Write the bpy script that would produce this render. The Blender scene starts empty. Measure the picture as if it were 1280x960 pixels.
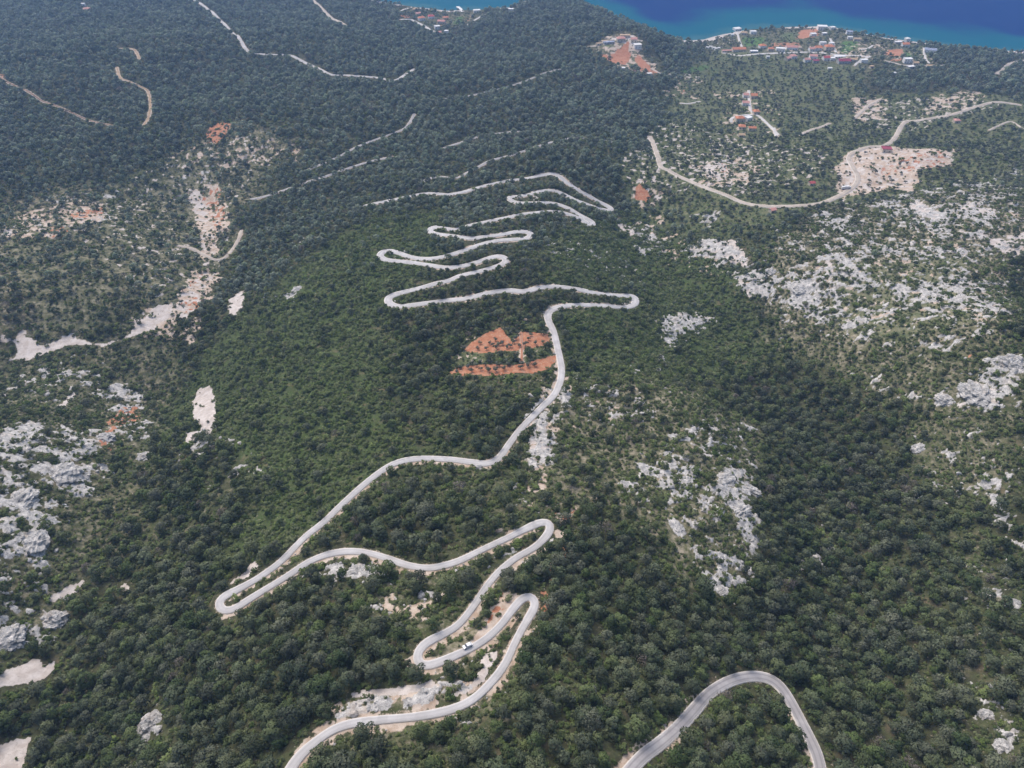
import bpy, math, random
import numpy as np
from mathutils import Vector, kdtree

random.seed(7)
RNG = np.random.default_rng(7)
S = bpy.context.scene
COL = S.collection
R = math.radians

# ------------------------------------------------------------------ camera model
CAMZ, PITCH, F = 450.0, R(42.0), 887.0          # F: focal length in photo pixels (1280 wide)
cp, sp = math.cos(PITCH), math.sin(PITCH)


def smooth(a, b, x):
    t = np.clip((x - a) / (b - a), 0, 1)
    return t * t * (3 - 2 * t)


# ------------------------------------------------------------------ noise
def _h(ix, iy, seed):
    n = (ix.astype(np.int64) * 374761393 + iy.astype(np.int64) * 668265263 + seed * 1274126177) & 0xFFFFFFFF
    n = ((n ^ (n >> 13)) * 1274126177) & 0xFFFFFFFF
    n = n ^ (n >> 16)
    return n


def perlin(x, y, seed=0):
    x = np.asarray(x, float); y = np.asarray(y, float)
    ix = np.floor(x); iy = np.floor(y)
    fx = x - ix; fy = y - iy
    ux = fx * fx * fx * (fx * (fx * 6 - 15) + 10); uy = fy * fy * fy * (fy * (fy * 6 - 15) + 10)

    def g(dx, dy):
        a = _h(ix + dx, iy + dy, seed).astype(float) * (2 * math.pi / 4294967296.0)
        return np.cos(a) * (fx - dx) + np.sin(a) * (fy - dy)
    a = g(0, 0) * (1 - ux) + g(1, 0) * ux
    b = g(0, 1) * (1 - ux) + g(1, 1) * ux
    return (a * (1 - uy) + b * uy) * 1.5


def fbm(x, y, size, octv=3, seed=0, gain=.5):
    s = 0; amp = 1; tot = 0
    x = np.asarray(x, float) / size; y = np.asarray(y, float) / size
    for o in range(octv):
        s = s + amp * perlin(x, y, seed + o * 17); tot += amp
        amp *= gain; x = x * 2.03 + 11.7; y = y * 2.03 + 5.3
    return s / tot


def ridged(x, y, size, octv=3, seed=0):
    s = 0; amp = 1; tot = 0
    x = np.asarray(x, float) / size; y = np.asarray(y, float) / size
    for o in range(octv):
        s = s + amp * (1 - np.abs(perlin(x, y, seed + o * 17))); tot += amp
        amp *= .55; x = x * 2.1 + 3.1; y = y * 2.1 + 9.3
    return s / tot


# ------------------------------------------------------------------ terrain height
_ky = [-400, -250, -100, 0, 60, 119, 200, 294, 411, 550, 710, 960, 1230, 1450, 1540, 1560, 1600, 1700, 2500, 9000]
_kz = [345, 296, 240, 205, 190, 175, 149, 124, 109, 97, 81, 55, 31, 9, 1.5, 0, -3, -9, -16, -22]
_yy = np.arange(-400, 9000, 4.0)
_zz = np.interp(_yy, _ky, _kz)
_k = np.exp(-0.5 * (np.arange(-24, 25) / 9.0) ** 2); _k /= _k.sum()
_zs = np.convolve(np.pad(_zz, 24, mode='edge'), _k, 'valid')
_w = smooth(1440, 1530, _yy)
_zp = _zs * (1 - _w) + _zz * _w
_SH = []


def shore_y(x):
    return np.interp(x, _SH[0], _SH[1]) + 6 * perlin(x / 60.0, x * 0 + .5, 3)


def base(x, y):
    ye = y
    if _SH:
        w = smooth(850, 1480, y)
        ye = y + w * (1560 - shore_y(x))
    return np.interp(ye, _yy, _zp)


def rays(p):
    p = np.atleast_2d(np.asarray(p, float))
    a = (p[:, 0] - 640) / F; b = (480 - p[:, 1]) / F
    d = np.stack([a, cp + b * sp, -sp + b * cp], 1)
    return d


def at(p, H=None):
    """ground points seen at photo positions p"""
    H = H or height
    d = rays(p); n = len(d)
    lo = np.full(n, 60.0); hit = np.full(n, np.nan)
    t = 60.0
    while t < 3400 and np.isnan(hit).any():
        q = d * t
        m = (CAMZ + q[:, 2] < H(q[:, 0], q[:, 1])) & np.isnan(hit)
        hit[m] = t
        t += 3 + t * .006
    hit[np.isnan(hit)] = 3400
    hi = hit; lo = np.maximum(hit - 30, 50)
    for _ in range(18):
        mid = (lo + hi) / 2; q = d * mid[:, None]
        below = CAMZ + q[:, 2] < H(q[:, 0], q[:, 1])
        hi = np.where(below, mid, hi); lo = np.where(below, lo, mid)
    q = d * hi[:, None]; q[:, 2] += CAMZ
    return q


def proj(x, y, z):
    z = z - CAMZ
    dep = y * cp - z * sp
    up = y * sp + z * cp
    return 640 + F * x / dep, 480 - F * up / dep, dep


# coast line: seen at these picture positions, lies at z = 0
_sp = [(-200, -22), (200, -18), (440, -8), (478, 2), (520, 9), (560, 14), (600, 12), (640, 9), (665, -4), (700, -5), (725, 3), (760, 16),
       (800, 31), (830, 44), (855, 50), (880, 49), (905, 42), (930, 38), (960, 35), (1000, 33), (1030, 32), (1065, 38), (1100, 46),
       (1140, 51), (1190, 58), (1240, 63), (1280, 64), (1400, 72), (1700, 90)]
_d = rays(_sp); _t = CAMZ / -_d[:, 2]
_sx = _d[:, 0] * _t; _sy = _d[:, 1] * _t
_o = np.argsort(_sx)
_SH = [np.concatenate([[-6000], _sx[_o], [6000]]), np.concatenate([[2050], _sy[_o], [1450]])]

FEAT = [([(0, 440), (60, 430), (130, 425), (200, 395), (255, 340), (268, 280), (250, 235)], -16, 55),
        ([(180, 480), (150, 520), (125, 600), (95, 700), (50, 830), (0, 960)], -22, 42),
        ([(700, 880), (640, 600), (600, 450), (640, 330), (680, 220)], 12, 90),
        ([(1040, 860), (1010, 620), (960, 450), (850, 330), (790, 250)], -20, 60),
        ([(880, 520), (925, 640)], 12, 32),
        ([(1240, 470), (1290, 500)], 24, 60),
        ([(1000, 330), (1150, 340), (1280, 300)], 12, 70),
        ([(60, 560), (30, 660)], 17, 48),
        ([(785, 56)], 20, 60), ([(1130, 205)], 10, 60),
        ([(60, 150), (160, 90)], 18, 150), ([(420, 130), (560, 120)], 10, 120),
        ([(860, 130), (900, 100)], -8, 80)]
_FT = [(at(p, base)[:, :2], a * 1.5, w) for p, a, w in FEAT]


def seg_dist(x, y, pl):
    d = np.full(np.shape(x), 1e9)
    if len(pl) == 1:
        return np.hypot(x - pl[0][0], y - pl[0][1])
    for (ax, ay), (bx, by) in zip(pl[:-1], pl[1:]):
        dx, dy = bx - ax, by - ay
        t = np.clip(((x - ax) * dx + (y - ay) * dy) / (dx * dx + dy * dy + 1e-9), 0, 1)
        d = np.minimum(d, np.hypot(x - ax - t * dx, y - ay - t * dy))
    return d


def height(x, y):
    x = np.asarray(x, float); y = np.asarray(y, float)
    z = base(x, y)
    r = np.zeros_like(z)
    for pl, a, w in _FT:
        r = r + a * np.exp(-0.5 * (seg_dist(x, y, pl) / w) ** 2)
    far = np.clip(y / 700, .35, 1.1)
    r = r + far * (11 * fbm(x, y, 210, 2, 5) + 4.5 * fbm(x, y, 66, 2, 9))
    land = smooth(0, 14, z)
    return z + r * land


# ------------------------------------------------------------------ roads (traced on the photo, then laid on the ground)
def spline(p, step):
    p = np.asarray(p, float)
    q = np.vstack([2 * p[0] - p[1], p, 2 * p[-1] - p[-2]])
    out = []
    for i in range(1, len(q) - 2):
        a, b, c, d = q[i - 1], q[i], q[i + 1], q[i + 2]
        n = max(2, int(np.hypot(*(c - b)[:2]) / step * 3))
        for t in np.arange(n) / n:
            out.append(.5 * (2 * b + (c - a) * t + (2 * a - 5 * b + 4 * c - d) * t * t + (3 * b - a - 3 * c + d) * t ** 3))
    out.append(p[-1]); out = np.array(out)
    s = np.concatenate([[0], np.cumsum(np.hypot(*np.diff(out[:, :2], axis=0).T))])
    n = max(3, int(s[-1] / step))
    u = np.linspace(0, s[-1], n)
    return np.stack([np.interp(u, s, out[:, k]) for k in range(2)], 1)


MAIN = [(348, 985), (372, 948), (395, 927), (415, 913), (440, 904), (480, 899), (520, 895), (560, 887), (590, 874), (615, 851), (632, 828),
        (645, 800), (657, 778), (667, 762), (669, 753), (662, 747), (652, 750), (642, 760), (628, 778), (612, 794), (595, 806), (575, 816), (555, 824),
        (540, 829), (527, 830), (521, 823), (524, 812), (537, 801), (555, 792), (572, 781), (586, 765), (598, 748), (610, 730), (625, 713), (645, 697),
        (668, 684), (683, 670), (688, 660), (684, 654), (672, 655), (655, 662), (630, 674), (600, 688), (575, 700), (555, 706), (535, 709),
        (510, 706), (485, 698), (460, 691), (435, 689), (410, 693), (385, 703), (360, 719), (335, 734), (310, 749), (292, 760), (280, 763), (274, 757),
        (279, 748), (300, 735), (325, 720), (352, 700), (380, 672), (405, 652), (425, 633), (450, 610), (475, 590), (497, 578), (525, 573), (560, 574),
        (590, 577), (610, 578), (624, 571), (637, 554), (650, 537), (665, 521), (680, 506), (692, 494), (699, 480), (702, 462), (698, 440), (692, 415),
        (686, 402), (685, 393), (691, 386), (705, 382), (730, 381), (760, 382), (780, 384), (791, 382), (794, 376), (786, 371), (770, 369), (745, 366),
        (720, 361), (695, 358), (675, 359), (655, 364), (635, 363), (610, 366), (585, 372), (555, 376), (525, 380), (500, 383), (488, 380), (485, 374),
        (492, 369), (505, 365), (525, 360), (545, 354), (562, 350), (575, 345), (595, 340), (615, 335), (628, 330), (633, 325), (627, 321), (615, 322),
        (595, 328), (575, 333), (555, 334), (535, 331), (515, 328), (495, 326), (480, 324), (475, 319), (482, 314), (495, 315), (510, 320), (525, 323),
        (542, 323), (560, 319), (580, 313), (600, 306), (620, 301), (640, 299), (657, 298), (664, 294), (657, 290), (645, 290), (625, 293), (605, 296),
        (585, 297), (560, 294), (545, 292), (537, 289), (543, 285), (556, 286), (572, 286), (590, 281), (615, 276), (640, 270), (665, 266), (690, 264),
        (708, 267), (725, 274), (737, 281), (741, 280), (733, 274), (722, 267), (710, 260), (695, 255), (680, 253), (665, 253), (650, 253), (639, 251),
        (637, 247), (650, 245), (665, 242), (680, 238), (692, 238), (705, 243), (720, 250), (740, 257), (757, 263), (764, 263), (757, 257), (745, 250),
        (735, 244), (722, 237), (708, 227), (693, 217), (680, 218), (665, 222), (640, 225), (615, 230), (595, 235), (578, 240),
        (560, 243), (545, 242), (530, 242), (510, 246), (490, 250), (470, 254), (455, 258)]
LOW = [(766, 988), (800, 948), (825, 929), (850, 907), (870, 885), (885, 868), (905, 855), (925, 848), (945, 847), (965, 853), (980, 868), (995, 892),
       (1010, 920), (1022, 945), (1032, 985)]
ROADS = [  # name, width, pixel polyline, material key, how clear the line of sight is
    ('mountain_road', 3.85, MAIN, 'road', 1),
    ('forest_road', 4.7, LOW, 'oldroad', 1),
    ('coast_road', 5.6, [(225, -14), (240, -2), (258, 10), (285, 35), (305, 58), (318, 66), (340, 68), (362, 69), (375, 75), (395, 84), (412, 92), (430, 94), (450, 95),
                  (470, 97), (493, 100), (508, 92), (518, 86)], 'road', .75),
    ('hill_road', 3.8, [(524, 227), (545, 222), (570, 222), (580, 218), (595, 210), (613, 201), (640, 193), (660, 187), (690, 177), (715, 173), (745, 174), (775, 179)], 'oldroad', .27),
    ('hill_road', 3.8, [(553, 186), (575, 178), (600, 171), (622, 167), (650, 164)], 'oldroad', .27),
    ('hill_road', 3.8, [(312, 250), (345, 241), (370, 232), (400, 222), (430, 212), (460, 203), (490, 196)], 'oldroad', .27),
    ('hill_road', 3.8, [(380, 214), (425, 195), (460, 178), (500, 163), (511, 155), (518, 142)], 'oldroad', .25),
    ('hill_road', 3.8, [(555, 123), (585, 120), (610, 114), (632, 109), (660, 100), (685, 90), (700, 87), (722, 88)], 'oldroad', .27),
    ('track', 6, [(384, -10), (391, -1), (400, 8), (410, 18), (425, 27), (434, 32)], 'gravel', .95),
    ('dirt_path', 4, [(150, 60), (165, 61), (171, 66), (174, 73)], 'tan', .9),
    ('dirt_path', 3.5, [(146, 84), (150, 96), (160, 101), (175, 108), (185, 115), (188, 130), (186, 145), (180, 156)], 'tan', .4),
    ('dirt_path', 3.2, [(-10, 88), (10, 103), (45, 121), (70, 132), (110, 150), (145, 158)], 'earth', .35),
    ('dirt_path', 3.0, [(222, 306), (240, 311), (258, 320), (270, 324), (283, 320), (295, 305), (302, 288)], 'gravel', .95),
    ('track', 5.5, [(812, 170), (818, 183), (825, 205), (835, 213), (860, 225), (880, 234), (905, 242), (930, 254), (960, 257), (1000, 257), (1030, 253), (1058, 240), (1072, 225),
               (1066, 208), (1062, 195), (1085, 184), (1108, 180), (1120, 170), (1130, 154), (1150, 150), (1190, 143), (1215, 135), (1245, 127), (1275, 131)], 'gravel', 1),
    ('dirt_path', 4.5, [(1068, 147), (1085, 133), (1102, 123)], 'gravel', .9),
    ('dirt_path', 4, [(1000, 168), (1020, 160), (1037, 154)], 'gravel', .9),
    ('track', 6, [(1246, 92), (1256, 85), (1268, 78), (1290, 74)], 'gravel', 1),
    ('lane', 4.2, [(936, 113), (937, 128), (940, 140), (950, 146), (962, 157), (972, 167), (974, 168)], 'concrete', 1),
    ('lane', 4.2, [(941, 143), (930, 144), (916, 147), (914, 153)], 'concrete', 1),
    ('lane', 4.5, [(967, 160), (969, 166), (971, 171)], 'concrete', 1),
    ('lane', 6, [(903, 66), (915, 68), (930, 69), (960, 67), (1000, 65), (1020, 66), (1045, 68), (1070, 69), (1086, 71)], 'concrete', 1),
    ('lane', 4, [(921, 40), (924, 50), (928, 62)], 'concrete', 1),
    ('lane', 4, [(1038, 48), (1041, 56), (1046, 66)], 'concrete', 1),
    ('lane', 4, [(1068, 82), (1075, 76), (1088, 70)], 'concrete', 1),
    ('lane', 4, [(1106, 75), (1118, 79), (1130, 81), (1150, 81), (1182, 81)], 'gravel', 1),
    ('lane', 3.5, [(1155, 60), (1157, 72), (1162, 79)], 'concrete', 1),
    ('lane', 3.5, [(1075, 62), (1085, 60), (1091, 57)], 'concrete', 1),
    ('lane', 6, [(500, 24), (515, 25), (530, 32), (545, 40)], 'concrete', 1),
    ('lane', 4.5, [(497, 15), (507, 11), (515, 9)], 'concrete', 1),
    ('lane', 4, [(582, 32), (592, 26), (600, 21), (607, 18)], 'concrete', .9),
    ('lane', 3.5, [(850, 129), (862, 129), (875, 127)], 'concrete', 1),
    ('lane', 4, [(736, 58), (745, 57), (755, 52), (766, 49)], 'gravel', 1),
    ('dirt_path', 3, [(814, 85), (822, 90), (826, 92)], 'gravel', 1),
    ('dirt_path', 2, [(651, 417), (652, 436), (652, 450)], 'redpath', 1),
    ('dirt_path', 2.5, [(1280, 160), (1262, 152), (1236, 163)], 'gravel', .8),
]
road_pts = []   # per road: xy, z
for name, wd, px, mk, clear in ROADS:
    q = at(px)[:, :2]
    xy = spline(q, 1.6 if name == 'mountain_road' else 2.2)
    if name in ('mountain_road', 'forest_road'):
        k = np.array([1, 2, 3, 2, 1.]); k /= k.sum()
        for c in range(2):
            xy[2:-2, c] = np.convolve(xy[:, c], k, 'valid')
    z = height(xy[:, 0], xy[:, 1])
    g = np.exp(-0.5 * (np.arange(-14, 15) / 6.0) ** 2); g /= g.sum()
    z = np.convolve(np.pad(z, 14, mode='edge'), g, 'valid')
    road_pts.append((xy, z))

_ax = np.concatenate([r[0] for r in road_pts]); _az = np.concatenate([r[1] for r in road_pts])
_aw = np.concatenate([np.full(len(r[0]), ROADS[i][1] / 2) for i, r in enumerate(road_pts)])
_ai = np.concatenate([np.full(len(r[0]), i) for i, r in enumerate(road_pts)])
KD = kdtree.KDTree(len(_ax))
for i, (a, b) in enumerate(_ax):
    KD.insert((a, b, 0), i)
KD.balance()
_CELL = 20.0
_cells = set()
for a, b in _ax:
    ca, cb = int(a // _CELL), int(b // _CELL)
    for i in (-1, 0, 1):
        for j in (-1, 0, 1):
            _cells.add((ca + i) * 100003 + cb + j)
_cells = np.array(sorted(_cells))


def road_near(x, y):
    """distance to the nearest road centre line, its height, half width, road index"""
    key = np.floor(x / _CELL).astype(int) * 100003 + np.floor(y / _CELL).astype(int)
    m = np.nonzero(np.isin(key, _cells))[0]
    d = np.full(len(x), 1e3); k = np.zeros(len(x), int)
    for i in m:
        _, idx, dd = KD.find((x[i], y[i], 0))
        d[i] = dd; k[i] = idx
    return d, _az[k], _aw[k], _ai[k]


# ------------------------------------------------------------------ land cover (polygons traced on the photo, laid on the ground)
def rect(x, y, rx, ry, n=9, seed=0):
    r = random.Random(seed * 31 + int(x) * 7 + int(y))
    return [(x + rx * math.cos(a) * r.uniform(.7, 1.2), y + ry * math.sin(a) * r.uniform(.7, 1.2)) for a in [2 * math.pi * i / n for i in range(n)]]


ROCK = [  # polygon, share of bare rock
    ([(925, 335), (990, 280), (1040, 250), (1150, 235), (1290, 205), (1290, 425), (1220, 440), (1130, 450), (1060, 435), (985, 410), (945, 375)], .49),
    ([(970, 350), (1030, 345), (1040, 400), (985, 400)], .66),
    ([(1110, 495), (1200, 478), (1235, 450), (1290, 425), (1290, 505), (1230, 522), (1180, 522), (1130, 505)], .6),
    ([(1130, 545), (1250, 530), (1290, 560), (1290, 700), (1200, 640), (1140, 625)], .47),
    ([(1205, 640), (1290, 690), (1290, 975), (1230, 975), (1190, 760)], .36),
    ([(765, 605), (840, 530), (890, 515), (945, 530), (952, 660), (930, 745), (880, 752), (825, 675)], .49),
    ([(893, 585), (942, 578), (950, 650), (925, 668), (900, 630)], .7),
    ([(830, 650), (870, 620), (905, 640), (880, 670), (840, 675)], .58),
    ([(822, 398), (848, 384), (888, 400), (860, 420), (838, 442)], .72),
    ([(790, 470), (835, 435), (840, 445), (800, 480)], .55),
    ([(985, 712), (1040, 660), (1065, 670), (1020, 715)], .55),
    ([(835, 310), (880, 296), (965, 318), (1000, 385), (950, 378), (905, 335)], .56),
    ([(868, 268), (900, 265), (905, 290), (880, 300)], .6),
    ([(-20, 535), (60, 522), (125, 540), (152, 570), (130, 600), (92, 640), (85, 760), (70, 805), (-20, 830)], .54),
    ([(60, 545), (125, 535), (150, 575), (95, 610)], .62),
    ([(330, 372), (390, 348), (392, 372), (350, 385)], .55),
    ([(360, 280), (400, 280), (385, 330), (362, 320)], .42),
    ([(250, 600), (325, 565), (330, 590), (270, 610)], .5),
    ([(215, 590), (300, 570), (330, 520), (240, 540)], .38),
    ([(405, 706), (470, 696), (485, 718), (420, 732)], .6),
    ([(350, 725), (400, 705), (410, 730), (370, 735)], .45),
    ([(655, 490), (705, 470), (735, 475), (690, 585), (662, 590)], .55),
    ([(405, 885), (470, 868), (560, 850), (600, 852), (590, 880), (480, 896), (420, 908)], .55),
    ([(480, 905), (600, 880), (640, 830), (640, 880), (560, 930), (500, 935)], .36),
    ([(620, 600), (660, 580), (680, 640), (630, 640)], .4),
    ([(700, 470), (800, 460), (870, 500), (800, 540), (720, 545)], .40),
    ([(880, 720), (940, 720), (940, 745), (880, 750)], .5),
    ([(590, 690), (700, 650), (720, 720), (660, 760)], .36),
    ([(430, 710), (560, 715), (560, 790), (470, 770)], .36),
    ([(620, 250), (760, 265), (800, 330), (820, 370), (700, 340)], .30),
    ([(780, 270), (830, 270), (850, 330), (800, 320)], .47),
    ([(1080, 440), (1150, 480), (1130, 560), (1060, 560)], .34),
    ([(80, 440), (180, 440), (170, 500), (60, 520), (-20, 520), (-20, 470)], .37),
    ([(120, 480), (180, 470), (200, 560), (150, 560)], .5),
    ([(180, 880), (215, 880), (215, 925), (185, 925)], .5),
    ([(20, 260), (110, 232), (170, 240), (150, 280), (60, 300), (-20, 300)], .38),
    ([(200, 200), (300, 160), (370, 190), (280, 240), (215, 230)], .36),
    ([(860, 200), (930, 170), (1000, 200), (960, 250), (880, 235)], .35),
]
SCREE = [
    ([(770, 200), (830, 150), (880, 160), (960, 175), (1030, 190), (1050, 215), (930, 250), (860, 240), (790, 255)], .36),
    ([(1080, 125), (1200, 120), (1260, 130), (1130, 165), (1060, 160)], .36),
    ([(200, 200), (300, 165), (370, 190), (300, 240), (280, 330), (215, 400), (60, 290), (120, 250)], .30),
    ([(10, 452), (22, 438), (20, 416), (34, 410), (40, 427), (62, 430), (90, 415), (102, 423), (130, 432), (150, 424), (185, 403), (215, 383), (214, 396), (190, 413), (165, 421),
      (138, 431), (95, 431), (65, 439), (35, 451)], .86),
    ([(155, 408), (180, 390), (212, 376), (225, 380), (200, 402), (170, 412)], .6),
    ([(228, 365), (250, 345), (270, 327), (272, 342), (255, 360), (250, 385), (225, 400), (215, 385)], .48),
    ([(232, 245), (250, 236), (262, 262), (262, 290), (258, 318), (250, 310), (252, 280)], .58),
    ([(285, 375), (305, 362), (304, 385), (292, 396), (282, 388)], .85),
    ([(240, 503), (250, 484), (264, 482), (270, 505), (269, 528), (261, 546), (252, 533), (243, 525)], .98),
    ([(233, 542), (248, 538), (243, 552), (230, 562)], .9),
    ([(-20, 850), (30, 828), (48, 820), (54, 834), (72, 823), (66, 838), (45, 850), (20, 858), (-20, 866)], .95),
    ([(-20, 938), (20, 926), (42, 920), (28, 948), (24, 975), (-20, 975)], .95),
    ([(60, 748), (85, 733), (108, 721), (106, 732), (88, 745), (66, 751)], .9),
    ([(150, 733), (158, 728), (160, 738), (170, 740), (156, 744)], .8),
    ([(70, 507), (84, 494), (95, 492), (86, 504), (76, 512)], .85),
    ([(0, 420), (8, 418), (8, 426), (0, 428)], .9), ([(0, 288), (20, 284), (16, 296), (0, 296)], .7),
    ([(1042, 210), (1062, 192), (1090, 184), (1140, 188), (1195, 188), (1190, 206), (1150, 214), (1140, 240), (1110, 234), (1080, 240), (1048, 255), (1052, 235)], .42),
    ([(1135, 262), (1140, 251), (1158, 253), (1180, 268), (1170, 276), (1145, 268)], .95),
    ([(1195, 262), (1210, 250), (1220, 258), (1250, 262), (1240, 270), (1205, 266)], .75),
    ([(1230, 300), (1290, 288), (1290, 325), (1250, 318)], .6),
    ([(1195, 288), (1235, 294), (1230, 302), (1200, 294)], .75),
    ([(870, 305), (915, 300), (940, 325), (930, 335), (890, 318)], .7),
    ([(905, 335), (925, 345), (950, 375), (935, 372)], .65),
    ([(1030, 322), (1042, 320), (1040, 340), (1030, 342)], .7),
    ([(770, 280), (785, 275), (795, 290), (783, 300)], .6),
    ([(435, 866), (465, 862), (500, 857), (540, 851), (552, 862), (520, 868), (470, 872), (440, 872)], .85),
    ([(590, 855), (605, 815), (625, 805), (618, 830), (605, 850), (580, 868), (560, 872)], .75),
    ([(265, 742), (290, 725), (320, 700), (332, 708), (300, 730), (275, 745)], .6),
    ([(660, 545), (680, 530), (690, 560), (680, 580), (662, 570)], .6),
    ([(815, 182), (824, 200), (836, 212), (828, 214), (817, 200)], .5),
    ([(1160, 500), (1205, 488), (1240, 470), (1260, 480), (1220, 515), (1180, 515)], .35),
    ([(865, 212), (890, 200), (915, 208), (905, 225), (885, 222)], .6),
    ([(1070, 126), (1100, 122), (1105, 140), (1085, 148)], .4),
    ([(760, 48), (785, 42), (805, 52), (800, 62), (780, 56)], .6),
    ([(745, 370), (800, 372), (806, 377), (796, 384)], .4),
    ([(600, 440), (560, 0 + 440), (565, 436)], .2),
    ([(830, 92), (850, 88), (880, 95), (875, 100), (845, 97)], .4),
    ([(855, 50), (880, 49), (905, 44), (905, 48), (880, 53), (850, 54)], .8),
    ([(875, 55), (900, 52), (930, 36), (925, 48), (905, 60)], .35),
]
REDS = [
    ([(594, 424), (625, 410), (632, 418), (640, 430), (650, 416), (686, 416), (687, 426), (680, 433), (640, 439), (600, 442), (578, 438)], 1.0),
    ([(560, 466), (575, 459), (610, 454), (640, 457), (668, 450), (697, 443), (690, 458), (670, 467), (610, 469), (570, 469)], .95),
    ([(745, 66), (762, 70), (785, 52), (788, 70), (782, 82), (765, 78)], .95),
    ([(795, 65), (805, 75), (815, 86), (800, 86), (794, 75)], .85), ([(800, 80), (828, 90), (815, 94), (790, 88)], .5),
    ([(256, 178), (260, 160), (272, 153), (291, 154), (286, 168), (272, 181)], .55),
    ([(80, 268), (105, 262), (130, 258), (133, 266), (105, 274), (85, 274)], .46),
    ([(60, 280), (85, 282), (88, 295), (62, 298)], .4),
    ([(248, 242), (275, 232), (284, 270), (270, 292), (262, 270)], .42),
    ([(232, 350), (250, 335), (256, 345), (238, 360)], .4), ([(222, 380), (250, 365), (252, 385), (232, 392)], .4),
    ([(792, 236), (800, 230), (814, 246), (808, 252), (795, 250)], .8),
    ([(1100, 205), (1140, 192), (1185, 190), (1180, 212), (1130, 216), (1100, 220)], .4),
    ([(355, 185), (378, 182), (372, 195), (358, 196)], .35),
    ([(690, 640), (722, 632), (715, 650), (695, 655)], .36), ([(676, 735), (705, 670), (712, 690), (690, 735)], .38),
    ([(625, 742), (640, 732), (655, 745), (605, 800), (600, 795)], .36),
    ([(672, 742), (682, 738), (690, 755), (676, 775)], .38),
    ([(130, 530), (150, 510), (178, 508), (175, 525), (150, 535), (135, 560)], .45), ([(115, 540), (140, 555), (145, 570), (128, 560)], .45),
    ([(996, 48), (1000, 38), (1024, 35), (1020, 47)], .75), ([(965, 53), (1002, 53), (1000, 60), (963, 58)], .5),
    ([(1104, 69), (1110, 62), (1130, 62), (1126, 70)], .8), ([(1110, 74), (1125, 72), (1138, 76), (1120, 79)], .5),
    ([(548, 26), (560, 24), (562, 34), (550, 34)], .4), ([(578, 22), (590, 18), (590, 26), (580, 30)], .35),
    ([(500, 20), (512, 16), (515, 22), (505, 24)], .5),
    ([(0, 92), (8, 92), (10, 104), (0, 102)], .5), ([(840, 118), (850, 112), (868, 114), (855, 120)], .4), ([(893, 208), (905, 200), (920, 210), (905, 222)], .35),
    ([(1205, 445), (1215, 443), (1216, 452), (1206, 454)], .5), ([(680, 790), (695, 785), (700, 835), (685, 840)], .3),
]
GRASS = [
    ([(770, 200), (815, 185), (830, 140), (850, 100), (900, 60), (1075, 85), (1080, 120), (1290, 120), (1290, 235), (1040, 255), (940, 290), (880, 300), (790, 260)], .6),
    ([(200, 200), (300, 160), (380, 185), (300, 250), (290, 330), (215, 400), (60, 420), (0, 300), (120, 240)], .22),
    ([(925, 46), (958, 46), (958, 58), (928, 60)], .9), ([(1052, 50), (1078, 52), (1062, 68), (1048, 64)], .9), ([(1128, 62), (1142, 64), (1142, 72), (1126, 72)], .9),
    ([(1138, 56), (1168, 58), (1170, 76), (1140, 74)], .6), ([(568, 22), (580, 20), (580, 32), (565, 32)], .9), ([(975, 40), (1000, 40), (998, 52), (972, 52)], .7),
    ([(846, 84), (885, 80), (890, 84), (872, 92), (848, 92)], .8), ([(885, 84), (902, 84), (900, 95), (885, 95)], .7), ([(752, 56), (766, 55), (764, 64), (752, 64)], .8),
    ([(786, 72), (795, 70), (796, 84), (784, 82)], .7), ([(575, 441), (690, 432), (695, 445), (640, 455), (560, 460)], .6),
    ([(638, 415), (655, 405), (672, 404), (665, 415)], .6), ([(960, 140), (985, 138), (975, 152), (958, 150)], .6), ([(952, 150), (966, 160), (958, 162), (948, 156)], .8),
    ([(905, 135), (935, 133), (935, 143), (910, 143)], .6), ([(1010, 120), (1060, 115), (1050, 150), (1000, 150)], .45), ([(1245, 150), (1290, 145), (1290, 165), (1250, 168)], .6),
    ([(1130, 160), (1230, 140), (1260, 160), (1180, 175)], .35), ([(1030, 240), (1055, 205), (1060, 235)], .5), ([(980, 220), (1030, 225), (1020, 245), (970, 250)], .5),
    ([(780, 190), (830, 180), (880, 240), (800, 230)], .4),
    ([(1040, 330), (1200, 320), (1250, 400), (1120, 430), (1040, 410)], .55),
]
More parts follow.
